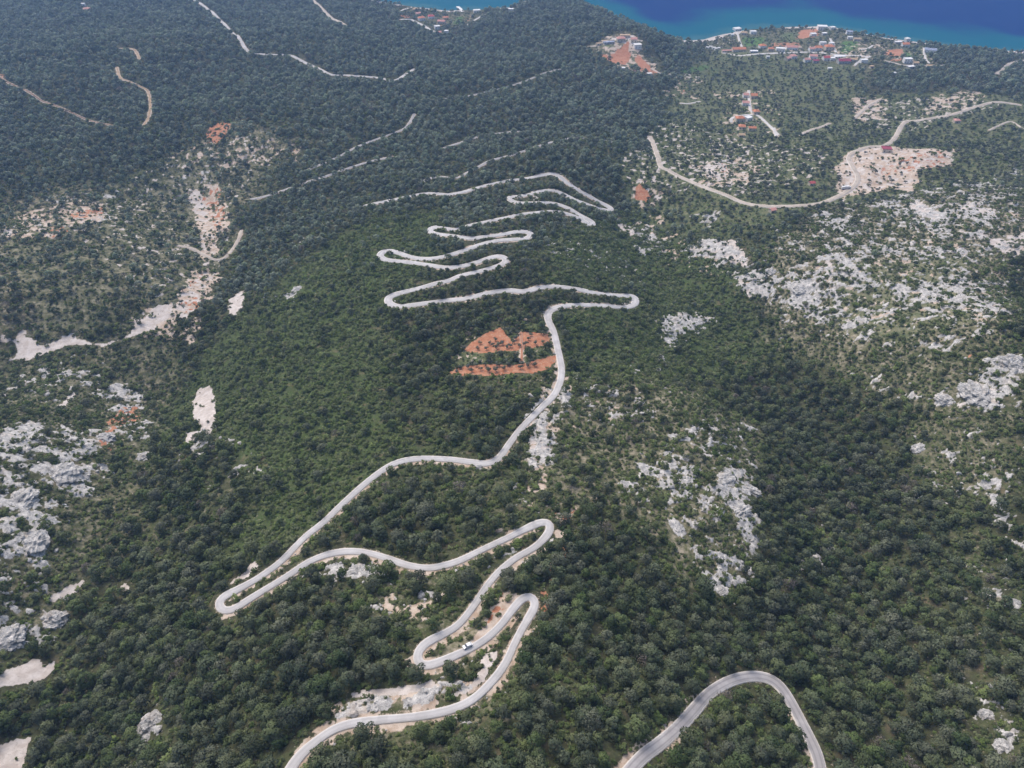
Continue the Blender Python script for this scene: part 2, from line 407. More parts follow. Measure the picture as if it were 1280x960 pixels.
TANS = [
    ([(1042, 212), (1062, 192), (1090, 183), (1140, 186), (1196, 186), (1192, 207), (1150, 216), (1140, 242), (1110, 236), (1080, 242), (1050, 250)], .9),
    ([(228, 240), (275, 228), (290, 260), (280, 300), (262, 330), (285, 345), (262, 375), (240, 400), (215, 405), (210, 385), (235, 350), (250, 320), (240, 280)], .6),
    ([(200, 195), (250, 180), (300, 165), (380, 182), (370, 205), (300, 210), (240, 225)], .42),
    ([(20, 265), (80, 245), (140, 250), (140, 275), (70, 300), (0, 300)], .5),
    ([(150, 400), (230, 370), (260, 400), (240, 430), (180, 420)], .5),
    ([(655, 490), (705, 470), (720, 480), (690, 585), (662, 590)], .45),
    ([(590, 800), (622, 740), (640, 735), (655, 748), (628, 790), (600, 812)], .72),
    ([(690, 640), (722, 632), (715, 660), (705, 700), (680, 740), (676, 720), (695, 680)], .5),
    ([(405, 885), (470, 865), (560, 850), (605, 850), (590, 880), (480, 896), (420, 908)], .5),
    ([(345, 960), (400, 905), (425, 895), (415, 912), (372, 945)], .6),
    ([(740, 64), (765, 42), (800, 44), (826, 88), (800, 92), (770, 86)], .5),
    ([(860, 205), (930, 190), (960, 215), (930, 235), (880, 235)], .5),
    ([(780, 225), (830, 215), (850, 245), (800, 262)], .42), ([(1060, 120), (1110, 118), (1115, 145), (1075, 155)], .5),
    ([(1160, 120), (1230, 115), (1225, 135), (1150, 145)], .5), ([(890, 115), (980, 110), (985, 170), (900, 178)], .36),
    ([(840, 85), (880, 95), (870, 125), (820, 118)], .4), ([(1000, 330), (1290, 250), (1290, 420), (1060, 420)], .36), ([(765, 270), (830, 265), (900, 320), (960, 380), (900, 350), (800, 320)], .36),
    ([(630, 730), (700, 610), (800, 480), (760, 470), (690, 560), (600, 640)], .34), ([(420, 700), (560, 715), (600, 700), (600, 790), (470, 770)], .36),
    ([(575, 405), (690, 395), (700, 480), (560, 480)], .36), ([(960, 60), (1080, 78), (1180, 82), (1180, 62), (1000, 55)], .4),
]
# vegetation zones: pine density, shrub density, olive density, green of the low cover
ZONES = [
    ([(-60, 270), (60, 235), (180, 225), (210, 185), (300, 150), (395, 180), (335, 240), (295, 335), (210, 400), (100, 440), (-60, 450)], (0.34, 0.6, 0.1, 0.2, 0.5)),
    ([(-60, 440), (200, 410), (240, 470), (225, 600), (160, 700), (100, 800), (-60, 850)], (0.2, 0.8, 0, 0.3, 0.4)),
    ([(215, 500), (300, 400), (380, 330), (470, 270), (560, 260), (560, 330), (470, 420), (560, 470), (560, 570), (480, 580), (390, 660), (330, 690), (230, 690), (190, 620)], (0.12, 1, 0, 0.9, 0.14)),
    ([(170, 560), (260, 540), (330, 640), (260, 700), (170, 700)], (0.55, 0.8, 0, 0.35, 0.3)),
    ([(480, 440), (590, 400), (575, 470), (590, 570), (520, 565), (470, 500)], (0.6, 0.8, 0, 0.45, 0.2)),
    ([(560, 440), (700, 400), (700, 470), (600, 565), (560, 560)], (0.45, 0.9, 0, 0.4, 0.3)),
    ([(690, 300), (800, 265), (900, 320), (980, 430), (940, 470), (880, 480), (760, 540), (705, 500), (700, 395), (800, 385), (790, 365), (680, 350)], (0.1, 1, 0, 0.85, 0.18)),
    ([(640, 580), (700, 490), (780, 470), (880, 490), (950, 530), (955, 680), (920, 750), (850, 730), (760, 640), (690, 640)], (0.2, 0.85, 0, 0.5, 0.5)),
    ([(560, 580), (640, 585), (690, 640), (630, 680), (500, 640), (480, 600)], (0.38, 0.9, 0, 0.45, 0.3)),
    ([(430, 700), (600, 700), (640, 690), (600, 780), (520, 800), (470, 770)], (0.42, 0.85, 0, 0.45, 0.35)),
    ([(400, 905), (560, 890), (650, 830), (660, 900), (560, 960), (420, 960)], (0.35, 0.85, 0, 0.5, 0.4)),
    ([(440, 900), (560, 880), (640, 790), (660, 745), (625, 735), (520, 830), (560, 850), (420, 870)], (0.2, 0.65, 0, 0.4, 0.6)),
    ([(940, 330), (1040, 250), (1290, 225), (1290, 440), (1150, 480), (1060, 440), (985, 420)], (0.05, 0.95, 0, 0.45, 0.6)),
    ([(1060, 440), (1290, 420), (1290, 690), (1200, 640), (1120, 600), (1110, 500)], (0.1, 0.9, 0, 0.45, 0.45)),
    ([(1190, 640), (1290, 690), (1290, 980), (1240, 980)], (0.5, 0.75, 0, 0.3, 0.3)),
    ([(770, 200), (815, 185), (830, 140), (850, 100), (900, 60), (1100, 80), (1290, 110), (1290, 235), (1040, 255), (940, 290), (880, 300), (790, 260)], (0.06, 0.55, 0.62, 0.5, 0.4)),
    ([(840, 85), (905, 55), (1090, 80), (1060, 100), (900, 110)], (0.05, 0.5, 0.62, 0.5, 0.35)),
    ([(1075, 100), (1170, 85), (1290, 70), (1290, 118), (1150, 120), (1080, 115)], (0.8, 0.4, 0.2, 0, 0.1)),
    ([(870, 50), (910, 40), (1030, 30), (1070, 38), (1180, 58), (1180, 85), (1060, 80), (900, 66)], (0.16, 0.3, 0.25, 0.4, 0.4)),
    ([(490, 14), (515, 5), (560, 14), (612, 10), (610, 24), (560, 44), (530, 38)], (0.2, 0.25, 0.2, 0.3, 0.4)),
    ([(735, 62), (760, 40), (790, 38), (830, 92), (790, 90)], (0.12, 0.3, 0.1, 0.2, 0.5)),
]
# ground cleared of plants
CLEAR = [p for p, f in REDS if f > .7] + [p for p, f in SCREE if f > .8]


def to_world(lst):
    out = []
    pts = [p for pl in lst for p in pl[0]]
    q = at(pts)[:, :2]; i = 0
    for pl in lst:
        n = len(pl[0]); w = q[i:i + n]; i += n
        out.append((w, pl[1], float(np.hypot(w[:, 0], w[:, 1]).mean())))
    return out


W_ROCK, W_SCREE, W_RED, W_GRASS, W_ZONE, W_TAN = map(to_world, (ROCK, SCREE, REDS, GRASS, ZONES, TANS))
W_CLEAR = to_world([(p, 1) for p in CLEAR])


def poly_mask(x, y, poly, soft, wob, seed=0):
    """1 inside, 0 outside, edge irregular on the scale of wob metres; returned for a subset of the points"""
    mrg = soft + wob * 1.3
    m = np.nonzero((x > poly[:, 0].min() - mrg) & (x < poly[:, 0].max() + mrg) & (y > poly[:, 1].min() - mrg) & (y < poly[:, 1].max() + mrg))[0]
    if not len(m):
        return m, None
    a, b = x[m], y[m]
    ins = np.zeros(len(m), bool); n = len(poly)
    for i in range(n):
        (x1, y1), (x2, y2) = poly[i], poly[(i + 1) % n]
        if y1 != y2:
            c = ((y1 > b) != (y2 > b)) & (a < (x2 - x1) * (b - y1) / (y2 - y1) + x1)
            ins ^= c
    d = seg_dist(a, b, np.vstack([poly, poly[:1]]))
    sd = np.where(ins, d, -d)
    if wob:
        sd = sd + wob * fbm(a, b, wob * 4 + 4, 3, 40 + seed, .6)
    return m, smooth(-soft, soft, sd)


def cover(x, y):
    """rock, scree, red earth, grass shares and vegetation densities at ground points"""
    n = len(x)
    rockf = np.zeros(n); scree = np.zeros(n); red = np.zeros(n); grass = np.zeros(n); tan = np.zeros(n)
    for i, (p, f, dist) in enumerate(W_ROCK):
        m, v = poly_mask(x, y, p, dist * .03, dist * .03, i)
        if v is not None: rockf[m] = np.maximum(rockf[m], f * v)
    for dst, lst, sf, wb in ((scree, W_SCREE, .006, .0065), (red, W_RED, .0035, .005), (grass, W_GRASS, .006, .006), (tan, W_TAN, .012, .016)):
        for i, (p, f, dist) in enumerate(lst):
            m, v = poly_mask(x, y, p, dist * sf, dist * wb, i + 7)
            if v is not None: dst[m] = np.maximum(dst[m], f * v)
    zone = np.tile(np.array([.92, .6, 0, .18, .05]), (n, 1))
    for i, (p, f, dist) in enumerate(W_ZONE):
        m, v = poly_mask(x, y, p, dist * .035, dist * .06, i + 60)
        if v is not None: zone[m] += (np.array(f) - zone[m]) * v[:, None]
    # bare rock shows where a noise of banded outcrops passes the local share
    nz = .5 + .62 * fbm(x * .8 + y * .35, y - x * .2, 9.5, 4, 21, .72) + .34 * fbm(x, y, 55, 3, 25)
    rk = smooth(-.05, .05, nz - (1.04 - rockf)) * smooth(.05, .2, rockf)
    n2 = .5 + .7 * fbm(x, y, 9, 3, 33, .6)
    sc = smooth(-.06, .06, n2 - (1 - scree)) * smooth(.02, .1, scree)
    rd = smooth(-.06, .06, .5 + .6 * fbm(x, y, 6, 4, 35, .7) - (1 - red * 1.08)) * smooth(.02, .1, red)
    tn = smooth(-.08, .08, .5 + .62 * fbm(x, y, 12, 4, 37, .65) + .15 * fbm(x, y, 50, 2, 39) - (1 - tan)) * smooth(.02, .1, tan)
    return rk, np.maximum(sc, 0), rd, grass, zone, rockf, tn


# ------------------------------------------------------------------ materials
def mat(name):
    m = bpy.data.materials.new(name); m.use_nodes = True
    nt = m.node_tree; nt.nodes.clear()
    return m, nt


def nd(nt, t, **kw):
    n = nt.nodes.new(t)
    for k, v in kw.items():
        if k.startswith('i_'):
            key = k[2:]
            n.inputs[int(key) if key.isdigit() else key].default_value = v
        else:
            setattr(n, k, v)
    return n


def mixc(nt, fac, a, b, mode='MIX'):
    n = nt.nodes.new('ShaderNodeMix'); n.data_type = 'RGBA'; n.blend_type = mode
    for s, v in ((n.inputs[0], fac), (n.inputs[6], a), (n.inputs[7], b)):
        if hasattr(v, 'is_linked'): nt.links.new(v, s)
        elif isinstance(v, (int, float)): s.default_value = v
        else: s.default_value = (*v, 1)
    return n.outputs[2]


def math_(nt, op, a, b=None, c=None, clamp=False):
    n = nt.nodes.new('ShaderNodeMath'); n.operation = op; n.use_clamp = clamp
    for i, v in enumerate((a, b, c)):
        if v is None: continue
        if hasattr(v, 'is_linked'): nt.links.new(v, n.inputs[i])
        else: n.inputs[i].default_value = v
    return n.outputs[0]


def noise(nt, vec, scale, detail=3, rough=.55, w=None):
    n = nd(nt, 'ShaderNodeTexNoise', i_Scale=scale, i_Detail=detail, i_Roughness=rough)
    if vec is not None: nt.links.new(vec, n.inputs['Vector'])
    return n.outputs['Fac']


def ramp(nt, fac, a, b):
    n = nd(nt, 'ShaderNodeMapRange', i_1=a, i_2=b); n.interpolation_type = 'SMOOTHSTEP'
    nt.links.new(fac, n.inputs[0]); return n.outputs[0]


def finish(nt, color, rough=.9, bump=None, strength=.4, dist=.3, spec=.2):
    b = nd(nt, 'ShaderNodeBsdfPrincipled', i_Roughness=rough)
    b.inputs['Specular IOR Level'].default_value = spec
    o = nd(nt, 'ShaderNodeOutputMaterial')
    if hasattr(color, 'is_linked'): nt.links.new(color, b.inputs['Base Color'])
    else: b.inputs['Base Color'].default_value = (*color, 1)
    if bump is not None:
        bn = nd(nt, 'ShaderNodeBump', i_Strength=strength, i_Distance=dist)
        nt.links.new(bump, bn.inputs['Height']); nt.links.new(bn.outputs[0], b.inputs['Normal'])
    nt.links.new(b.outputs[0], o.inputs[0])
    return b


def pos(nt):
    return nd(nt, 'ShaderNodeNewGeometry').outputs['Position']


def rock_color(nt, P):
    n1 = noise(nt, P, .35, 5, .65); n2 = noise(nt, P, 1.7, 4, .7)
    c = mixc(nt, ramp(nt, n1, .3, .7), (.26, .255, .245), (.60, .575, .545))
    c = mixc(nt, math_(nt, 'MULTIPLY', ramp(nt, n2, .48, .62), .55), c, (.14, .14, .135))
    n3 = noise(nt, P, .12, 2)
    return mixc(nt, math_(nt, 'MULTIPLY', ramp(nt, n3, .55, .75), .35), c, (.46, .36, .27)), n2


def ground_material():
    m, nt = mat('hillside_ground'); P = pos(nt)
    a1 = nd(nt, 'ShaderNodeAttribute', attribute_name='cover'); a2 = nd(nt, 'ShaderNodeAttribute', attribute_name='soil')
    s1 = nd(nt, 'ShaderNodeSeparateColor'); s2 = nd(nt, 'ShaderNodeSeparateColor')
    nt.links.new(a1.outputs['Color'], s1.inputs[0]); nt.links.new(a2.outputs['Color'], s2.inputs[0])
    rk, sc, rd = s1.outputs; gr, green, bank = s2.outputs
    fine = noise(nt, P, 1.1, 5, .7); mid = noise(nt, P, .22, 4, .6); big = noise(nt, P, .03, 3, .6)
    # leaf litter and low plants
    c = mixc(nt, ramp(nt, mid, .35, .65), (.038, .036, .022), (.075, .062, .040))
    g = mixc(nt, ramp(nt, fine, .3, .7), (.036, .058, .016), (.078, .108, .034))
    c = mixc(nt, math_(nt, 'MULTIPLY_ADD', ramp(nt, mid, .4, .6), .35, math_(nt, 'MULTIPLY', green, .75), clamp=True), c, g)
    spk = noise(nt, P, .85, 3, .75)
    c = mixc(nt, math_(nt, 'MULTIPLY', ramp(nt, spk, .62, .70), .8), c, (.34, .29, .23))
    c = mixc(nt, math_(nt, 'MULTIPLY', ramp(nt, noise(nt, P, .09, 4, .65), .56, .70), .55), c, (.17, .13, .085))
    dryc = mixc(nt, ramp(nt, noise(nt, P, .3, 4, .7), .35, .65), (.13, .125, .065), (.33, .285, .215))
    dm = ramp(nt, math_(nt, 'ADD', a1.outputs['Alpha'], math_(nt, 'MULTIPLY', math_(nt, 'SUBTRACT', noise(nt, P, .16, 5, .7), .5), 1.5)), .25, .75)
    c = mixc(nt, dm, c, dryc)
    # grass and crops
    gg = mixc(nt, ramp(nt, mid, .4, .62), (.070, .105, .038), (.165, .165, .085))
    gg = mixc(nt, ramp(nt, gr, .62, .85), gg, (.075, .150, .035))
    c = mixc(nt, math_(nt, 'MULTIPLY', gr, ramp(nt, fine, .15, .5)), c, gg)
    wob = math_(nt, 'MULTIPLY', math_(nt, 'SUBTRACT', fine, .5), 1.3)
    def edge(v): return ramp(nt, math_(nt, 'ADD', v, math_(nt, 'MULTIPLY', wob, math_(nt, 'MULTIPLY', math_(nt, 'MULTIPLY', v, math_(nt, 'SUBTRACT', 1.0, v)), 4.0))), .3, .7)
    tan = mixc(nt, ramp(nt, mid, .3, .7), (.36, .27, .20), (.52, .44, .37))
    c = mixc(nt, edge(bank), c, tan)
    scr = mixc(nt, ramp(nt, mid, .3, .7), (.42, .365, .325), (.56, .51, .475))
    scr = mixc(nt, math_(nt, 'MULTIPLY', ramp(nt, fine, .52, .66), .45), scr, (.28, .245, .21))
    c = mixc(nt, edge(sc), c, scr)
    rcol, rb = rock_color(nt, P)
    c = mixc(nt, edge(rk), c, rcol)
    redc = mixc(nt, ramp(nt, mid, .3, .7), (.34, .135, .07), (.43, .21, .125))
    redc = mixc(nt, math_(nt, 'MULTIPLY', ramp(nt, noise(nt, P, .45, 4, .7), .5, .68), .55), redc, (.46, .33, .24))
    redc = mixc(nt, math_(nt, 'MULTIPLY', ramp(nt, fine, .5, .7), .4), redc, (.22, .085, .045))
    c = mixc(nt, edge(rd), c, redc)
    h = math_(nt, 'MULTIPLY_ADD', rb, rk, fine)
    finish(nt, c, .95, h, .55, .45, .15)
    return m


def foliage(name, dark, light, vary=.5):
    m, nt = mat(name)
    oi = nd(nt, 'ShaderNodeObjectInfo'); P = pos(nt)
    at_ = nd(nt, 'ShaderNodeAttribute', attribute_name='tint')
    big = noise(nt, P, .018, 3, .6)
    t = math_(nt, 'ADD', math_(nt, 'MULTIPLY', oi.outputs['Random'], vary), math_(nt, 'MULTIPLY', at_.outputs['Fac'], .45))
    t = math_(nt, 'ADD', t, math_(nt, 'MULTIPLY', math_(nt, 'SUBTRACT', big, .5), .9), clamp=True)
    c = mixc(nt, t, dark, light)
    hue = nd(nt, 'ShaderNodeHueSaturation')
    rr = math_(nt, 'FRACT', math_(nt, 'MULTIPLY', oi.outputs['Random'], 7.31))
    nt.links.new(math_(nt, 'MULTIPLY_ADD', rr, .03, .485), hue.inputs['Hue'])
    nt.links.new(math_(nt, 'MULTIPLY_ADD', rr, .3, .66), hue.inputs['Saturation'])
    nt.links.new(c, hue.inputs['Color'])
    d = nd(nt, 'ShaderNodeBsdfDiffuse'); tr = nd(nt, 'ShaderNodeBsdfTranslucent'); mx = nd(nt, 'ShaderNodeMixShader', i_0=.3)
    nt.links.new(hue.outputs[0], d.inputs[0]); nt.links.new(hue.outputs[0], tr.inputs[0])
    nt.links.new(d.outputs[0], mx.inputs[1]); nt.links.new(tr.outputs[0], mx.inputs[2])
    o = nd(nt, 'ShaderNodeOutputMaterial'); nt.links.new(mx.outputs[0], o.inputs[0])
    return m


def simple(name, col, var=.25, scale=1.0, rough=.85, spec=.25):
    m, nt = mat(name); P = pos(nt)
    n = noise(nt, P, scale, 4, .6)
    c = mixc(nt, ramp(nt, n, .3, .7), tuple(v * (1 - var) for v in col), tuple(min(1, v * (1 + var)) for v in col))
    finish(nt, c, rough, n, .2, .1, spec)
    return m


def road_material(name, lo, hi, wear):
    m, nt = mat(name); P = pos(nt)
    ac = nd(nt, 'ShaderNodeAttribute', attribute_name='across')
    n1 = noise(nt, P, .12, 4, .6); n2 = noise(nt, P, 2.2, 4, .65)
    c = mixc(nt, ramp(nt, n1, .3, .7), lo, hi)
    n0 = noise(nt, P, .035, 4, .7)
    c = mixc(nt, math_(nt, 'MULTIPLY', ramp(nt, n0, .5, .56), .5), c, tuple(v * .84 for v in lo))
    a = math_(nt, 'ABSOLUTE', math_(nt, 'SUBTRACT', math_(nt, 'ABSOLUTE', ac.outputs['Fac']), .42))
    tr = math_(nt, 'SUBTRACT', 1.0, ramp(nt, math_(nt, 'ADD', a, math_(nt, 'MULTIPLY', math_(nt, 'SUBTRACT', n1, .5), .15)), .02, .22))
    c = mixc(nt, math_(nt, 'MULTIPLY', tr, wear), c, tuple(v * .55 for v in lo))
    c = mixc(nt, math_(nt, 'MULTIPLY', ramp(nt, n2, .5, .75), .3), c, tuple(v * .7 for v in lo))
    e = ramp(nt, math_(nt, 'ADD', math_(nt, 'ABSOLUTE', ac.outputs['Fac']), math_(nt, 'MULTIPLY', math_(nt, 'SUBTRACT', n2, .5), .25)),   .74, .98)
    c = mixc(nt, e, c, (.57, .53, .49))
    finish(nt, c, .9, n2, .15, .05, .2)
    return m


M = {}
M['ground'] = ground_material()
M['pine_grey'] = foliage('pine_needles_grey_green', (.050, .074, .044), (.220, .250, .138))
M['pine_mid'] = foliage('pine_needles_mid_green', (.046, .076, .034), (.200, .240, .095))
M['pine_yellow'] = foliage('pine_needles_yellow_green', (.060, .094, .034), (.215, .265, .090))
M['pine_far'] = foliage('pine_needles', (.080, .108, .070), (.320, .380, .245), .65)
M['shrub'] = foliage('maquis_leaves', (.046, .076, .024), (.200, .245, .075), .7)
M['olive'] = foliage('olive_leaves', (.075, .094, .062), (.195, .215, .155), .6)
M['bright'] = foliage('fresh_leaves', (.16, .21, .03), (.24, .29, .04))
M['dry'] = foliage('dry_twigs', (.14, .12, .10), (.26, .23, .19))
M['bark'] = simple('bark', (.12, .09, .07), .3, 3)
M['road'] = road_material('pale_weathered_asphalt', (.42, .405, .40), (.51, .495, .49), .22)
M['oldroad'] = road_material('grey_worn_asphalt', (.31, .295, .30), (.41, .395, .395), .5)
M['gravel'] = road_material('gravel_surface', (.38, .325, .27), (.49, .43, .37), .1)
M['tan'] = road_material('ochre_earth', (.30, .21, .13), (.42, .31, .21), .1)
M['earth'] = road_material('brown_earth', (.17, .11, .075), (.26, .17, .12), .1)
M['redpath'] = road_material('trodden_red_earth', (.36, .17, .10), (.42, .22, .14), .1)
M['concrete'] = road_material('pale_concrete', (.46, .44, .42), (.58, .56, .54), .05)
M['line'] = simple('road_paint', (.62, .61, .6), .15, 2)
M['white'] = simple('white_render', (.80, .78, .75), .06, .4)
M['cream'] = simple('cream_render', (.60, .52, .42), .12, .4)
M['greywall'] = simple('grey_render', (.42, .41, .41), .15, .4)
M['r_orange'] = simple('orange_roof_tiles', (.50, .20, .11), .25, .9)
M['r_pink'] = simple('salmon_roof_tiles', (.52, .27, .23), .2, .9)
M['r_red'] = simple('red_roof_tiles', (.40, .09, .09), .22, .9)
M['r_maroon'] = simple('maroon_roof_sheet', (.27, .05, .08), .15, .5, .6)
M['r_tan'] = simple('tan_roof_tiles', (.46, .33, .21), .2, .9)
M['r_white'] = simple('white_roof_slab', (.68, .67, .66), .08, .5)
M['r_grey'] = simple('blue_grey_roof_sheet', (.30, .33, .42), .15, .5, .5)
M['glass'] = simple('window_glass', (.05, .06, .08), .1, 1, .15, .5)
M['wood'] = simple('painted_wood', (.16, .11, .08), .2, 2)
M['stone'] = None
m_, nt_ = mat('limestone'); P_ = pos(nt_); c_, b_ = rock_color(nt_, P_); finish(nt_, c_, .95, b_, .8, .5, .15); M['stone'] = m_


# ------------------------------------------------------------------ objects
def link(name, me, m, parent=None, loc=(0, 0, 0)):
    o = bpy.data.objects.new(name, me); COL.objects.link(o)
    if m is not None and not len(me.materials): me.materials.append(m)
    o.location = loc
    if parent: o.parent = parent
    return o


def tag(o, label=None, cat=None, group=None, kind=None):
    for k, v in (('label', label), ('category', cat), ('group', group), ('kind', kind)):
        if v: o[k] = v
    return o


def mesh(name, v, f, m=None, smooth_=False):
    me = bpy.data.meshes.new(name)
    me.from_pydata([tuple(a) for a in v], [], [tuple(a) for a in f]); me.update()
    if m: me.materials.append(m)
    if smooth_: me.polygons.foreach_set('use_smooth', np.ones(len(me.polygons), bool))
    return me


def grid_mesh(name, X, Y, Z):
    nr, nc = X.shape
    me = bpy.data.meshes.new(name)
    v = np.stack([X, Y, Z], -1).reshape(-1, 3).astype(np.float32)
    i = (np.arange(nr - 1)[:, None] * nc + np.arange(nc - 1)[None]).ravel()
    f = np.stack([i, i + 1, i + nc + 1, i + nc], 1).astype(np.int32)
    me.vertices.add(len(v)); me.vertices.foreach_set('co', v.ravel())
    me.loops.add(f.size); me.loops.foreach_set('vertex_index', f.ravel())
    me.polygons.add(len(f)); me.polygons.foreach_set('loop_start', np.arange(0, f.size, 4, dtype=np.int32))
    me.polygons.foreach_set('use_smooth', np.ones(len(f), bool))
    me.update(calc_edges=True)
    return me


def empty(name, loc, rz=0):
    o = bpy.data.objects.new(name, None); COL.objects.link(o)
    o.location = loc; o.rotation_euler = (0, 0, rz); o.empty_display_size = 1
    return o


# ---- terrain sheet
rows = [-250.0]
while rows[-1] < 2600: rows.append(rows[-1] + .75 + max(0, rows[-1]) * .0026 + (max(0, rows[-1] - 1900) * .02))
rows = np.array(rows)
NC = 940
u = np.linspace(-1, 1, NC)
dist_r = np.hypot(rows, 450 - np.interp(rows, _yy, _zp))
half = .72 * dist_r * 1.22
ux = u * (1 + .9 * np.abs(u) ** 9)
X = ux[None] * half[:, None]; Y = np.repeat(rows[:, None], NC, 1)
x, y = X.ravel(), Y.ravel()
z0 = height(x, y)
rk, sc, rd, gr, zone, rockf, tn = cover(x, y)
land = smooth(0, 5, z0)
det = .8 * fbm(x, y, 22, 3, 71) + .35 * fbm(x, y, 7, 2, 75)
rough = rk * (2.6 * (ridged(x + .4 * y, y, 13, 3, 81) - .55) + 1.1 * fbm(x, y, 3.2, 2, 85) + .6)
near = smooth(1500, 500, y)
z = z0 + land * (det * (1 - rd * .8) + rough * (.35 + .65 * near))
d_, zr_, hw_, ri_ = road_near(x, y)
wr = 1 - smooth(hw_ + .6, hw_ + 6.5, d_)
z = np.where(d_ < 900, z * (1 - wr) + (zr_ - .35) * wr, z)
mainr = np.isin(ri_, [0, 1])
cut = z0 - zr_
nb = fbm(x, y, 11, 3, 91)
bank = np.where(mainr, (1 - smooth(hw_ + 1.0, hw_ + 5.2, d_ + nb * 3.5)) * np.where(cut > .1, 1.0, .25) * smooth(-.3, .15, nb + np.where(ri_ == 0, .12, -.1)) + (1 - smooth(hw_ + .2, hw_ + .9, d_ + nb * .8)) * .3, (1 - smooth(hw_, hw_ + 2.2, d_ + nb * 2)) * .7)
bank = np.clip(np.maximum(bank, tn), 0, 1)
rk = rk * (1 - (1 - smooth(hw_, hw_ + 2, d_)))
beach = (1 - smooth(.5, 1.8, z)) * smooth(-.6, .2, z) * smooth(.35, .6, .5 + .5 * fbm(x, y * 0, 120, 2, 14))
me = grid_mesh('hillside', X, Y, z.reshape(X.shape)); me.materials.append(M['ground'])
for nm, cols in (('cover', (rk, np.clip(sc + beach, 0, 1), rd, zone[:, 4])), ('soil', (gr, zone[:, 3], bank))):
    a = me.attributes.new(nm, 'FLOAT_COLOR', 'POINT')
    arr = np.ones((len(x), 4), np.float32)
    for k in range(len(cols)): arr[:, k] = cols[k]
    a.data.foreach_set('color', arr.ravel())
hill = link('hillside', me, None); tag(hill, kind='structure')

# fast ground sampler on the built sheet
ZG = z.reshape(X.shape)


def ground(px, py):
    px = np.asarray(px, float); py = np.asarray(py, float)
    r = np.interp(py, rows, np.arange(len(rows))); r0 = np.clip(r.astype(int), 0, len(rows) - 2); fr = r - r0
    h = np.interp(py, rows, half)
    c = np.interp(px / h, ux, np.arange(NC)); c0 = np.clip(c.astype(int), 0, NC - 2); fc = c - c0
    return (ZG[r0, c0] * (1 - fr) * (1 - fc) + ZG[r0 + 1, c0] * fr * (1 - fc) + ZG[r0, c0 + 1] * (1 - fr) * fc + ZG[r0 + 1, c0 + 1] * fr * fc)


# ---- roads
for ri, ((name, wd, px, mk, clear), (xy, zz)) in enumerate(zip(ROADS, road_pts)):
    t = np.gradient(xy, axis=0); t /= np.linalg.norm(t, axis=1)[:, None] + 1e-9
    nrm = np.stack([-t[:, 1], t[:, 0]], 1)
    if ri == 0:
        pu, pv, pd = proj(xy[:, 0], xy[:, 1], zz)
        wd = np.clip(np.interp(pv, [300, 560, 860, 905, 960], [8.6, 8.2, 8.6, 9.2, 13]) * pd / F, 2.9, 5.2)
    w = wd / 2 * (1 + .07 * perlin(np.arange(len(xy)) / 9.0, np.zeros(len(xy)), ri)) 
    if ri == 0:   # hairpins are wider than the straights
        ang = np.abs(np.gradient(np.unwrap(np.arctan2(t[:, 1], t[:, 0]))))
        ang = np.convolve(np.pad(ang, 8, mode='edge'), np.ones(17) / 17, 'valid')
        w = w * (1 + np.clip(ang * 1.6, 0, .22))
    prof = [(-1.12, -.9), (-1.0, 0), (-.55, .05), (0, .09), (.55, .05), (1.0, 0), (1.12, -.9)]
    XX = np.stack([xy[:, 0] + nrm[:, 0] * w * a for a, b in prof], 1)
    YY = np.stack([xy[:, 1] + nrm[:, 1] * w * a for a, b in prof], 1)
    ZZ = np.stack([zz + .06 + b for a, b in prof], 1)
    me = grid_mesh(name, XX, YY, ZZ); me.materials.append(M[mk])
    a = me.attributes.new('across', 'FLOAT', 'POINT')
    a.data.foreach_set('value', np.tile(np.array([p[0] for p in prof], np.float32), len(xy)))
    o = link(name, me, None); tag(o, kind='structure')
    if mk in ('road', 'oldroad') and ri < 2:
        for s in (-.86, .86):
            e = np.stack([s - .012, s + .012])
            br = np.interp(np.abs(e), [0, .55, 1], [.09, .05, 0])
            XX = np.stack([xy[:, 0] + nrm[:, 0] * w * q for q in e], 1); YY = np.stack([xy[:, 1] + nrm[:, 1] * w * q for q in e], 1)
            ZZ = np.stack([zz + .066 + b for b in br], 1)
            lo_ = grid_mesh('edge_line', XX, YY, ZZ); lo_.materials.append(M['line'])
            link('edge_line', lo_, None, o)

# ---- sea
gy = np.concatenate([np.linspace(1380, 2300, 140), np.geomspace(2330, 15000, 40)])
gx = np.concatenate([-np.geomspace(15000, 2050, 30), np.linspace(-2000, 2000, 300), np.geomspace(2050, 15000, 30)])
GX, GY = np.meshgrid(gx, gy)
off = GY - shore_y(GX)
me = grid_mesh('sea', GX, GY, np.zeros_like(GX))
a = me.attributes.new('offshore', 'FLOAT', 'POINT')
wdt = 150 + 75 * fbm(GX.ravel(), GY.ravel(), 210, 2, 51) + np.interp(GX.ravel(), [-700, -300, 50, 300, 700, 1100], [60, 60, 25, 0, 45, -30])
a.data.foreach_set('value', (off.ravel() / wdt).astype(np.float32))
m, nt = mat('sea_water'); P = pos(nt)
oa = nd(nt, 'ShaderNodeAttribute', attribute_name='offshore').outputs['Fac']
n1 = noise(nt, P, .012, 4, .6)
q = math_(nt, 'ADD', oa, math_(nt, 'MULTIPLY', math_(nt, 'SUBTRACT', n1, .5), .7))
c = mixc(nt, ramp(nt, q, .02, .2), (.03, .12, .15), (.0005, .092, .145))
c = mixc(nt, ramp(nt, q, .5, 1.2), c, (.0003, .028, .135))
df = nd(nt, 'ShaderNodeBsdfDiffuse'); nt.links.new(c, df.inputs[0])
gl = nd(nt, 'ShaderNodeBsdfGlossy', i_Roughness=.35); mx = nd(nt, 'ShaderNodeMixShader', i_0=.012)
nt.links.new(df.outputs[0], mx.inputs[1]); nt.links.new(gl.outputs[0], mx.inputs[2])
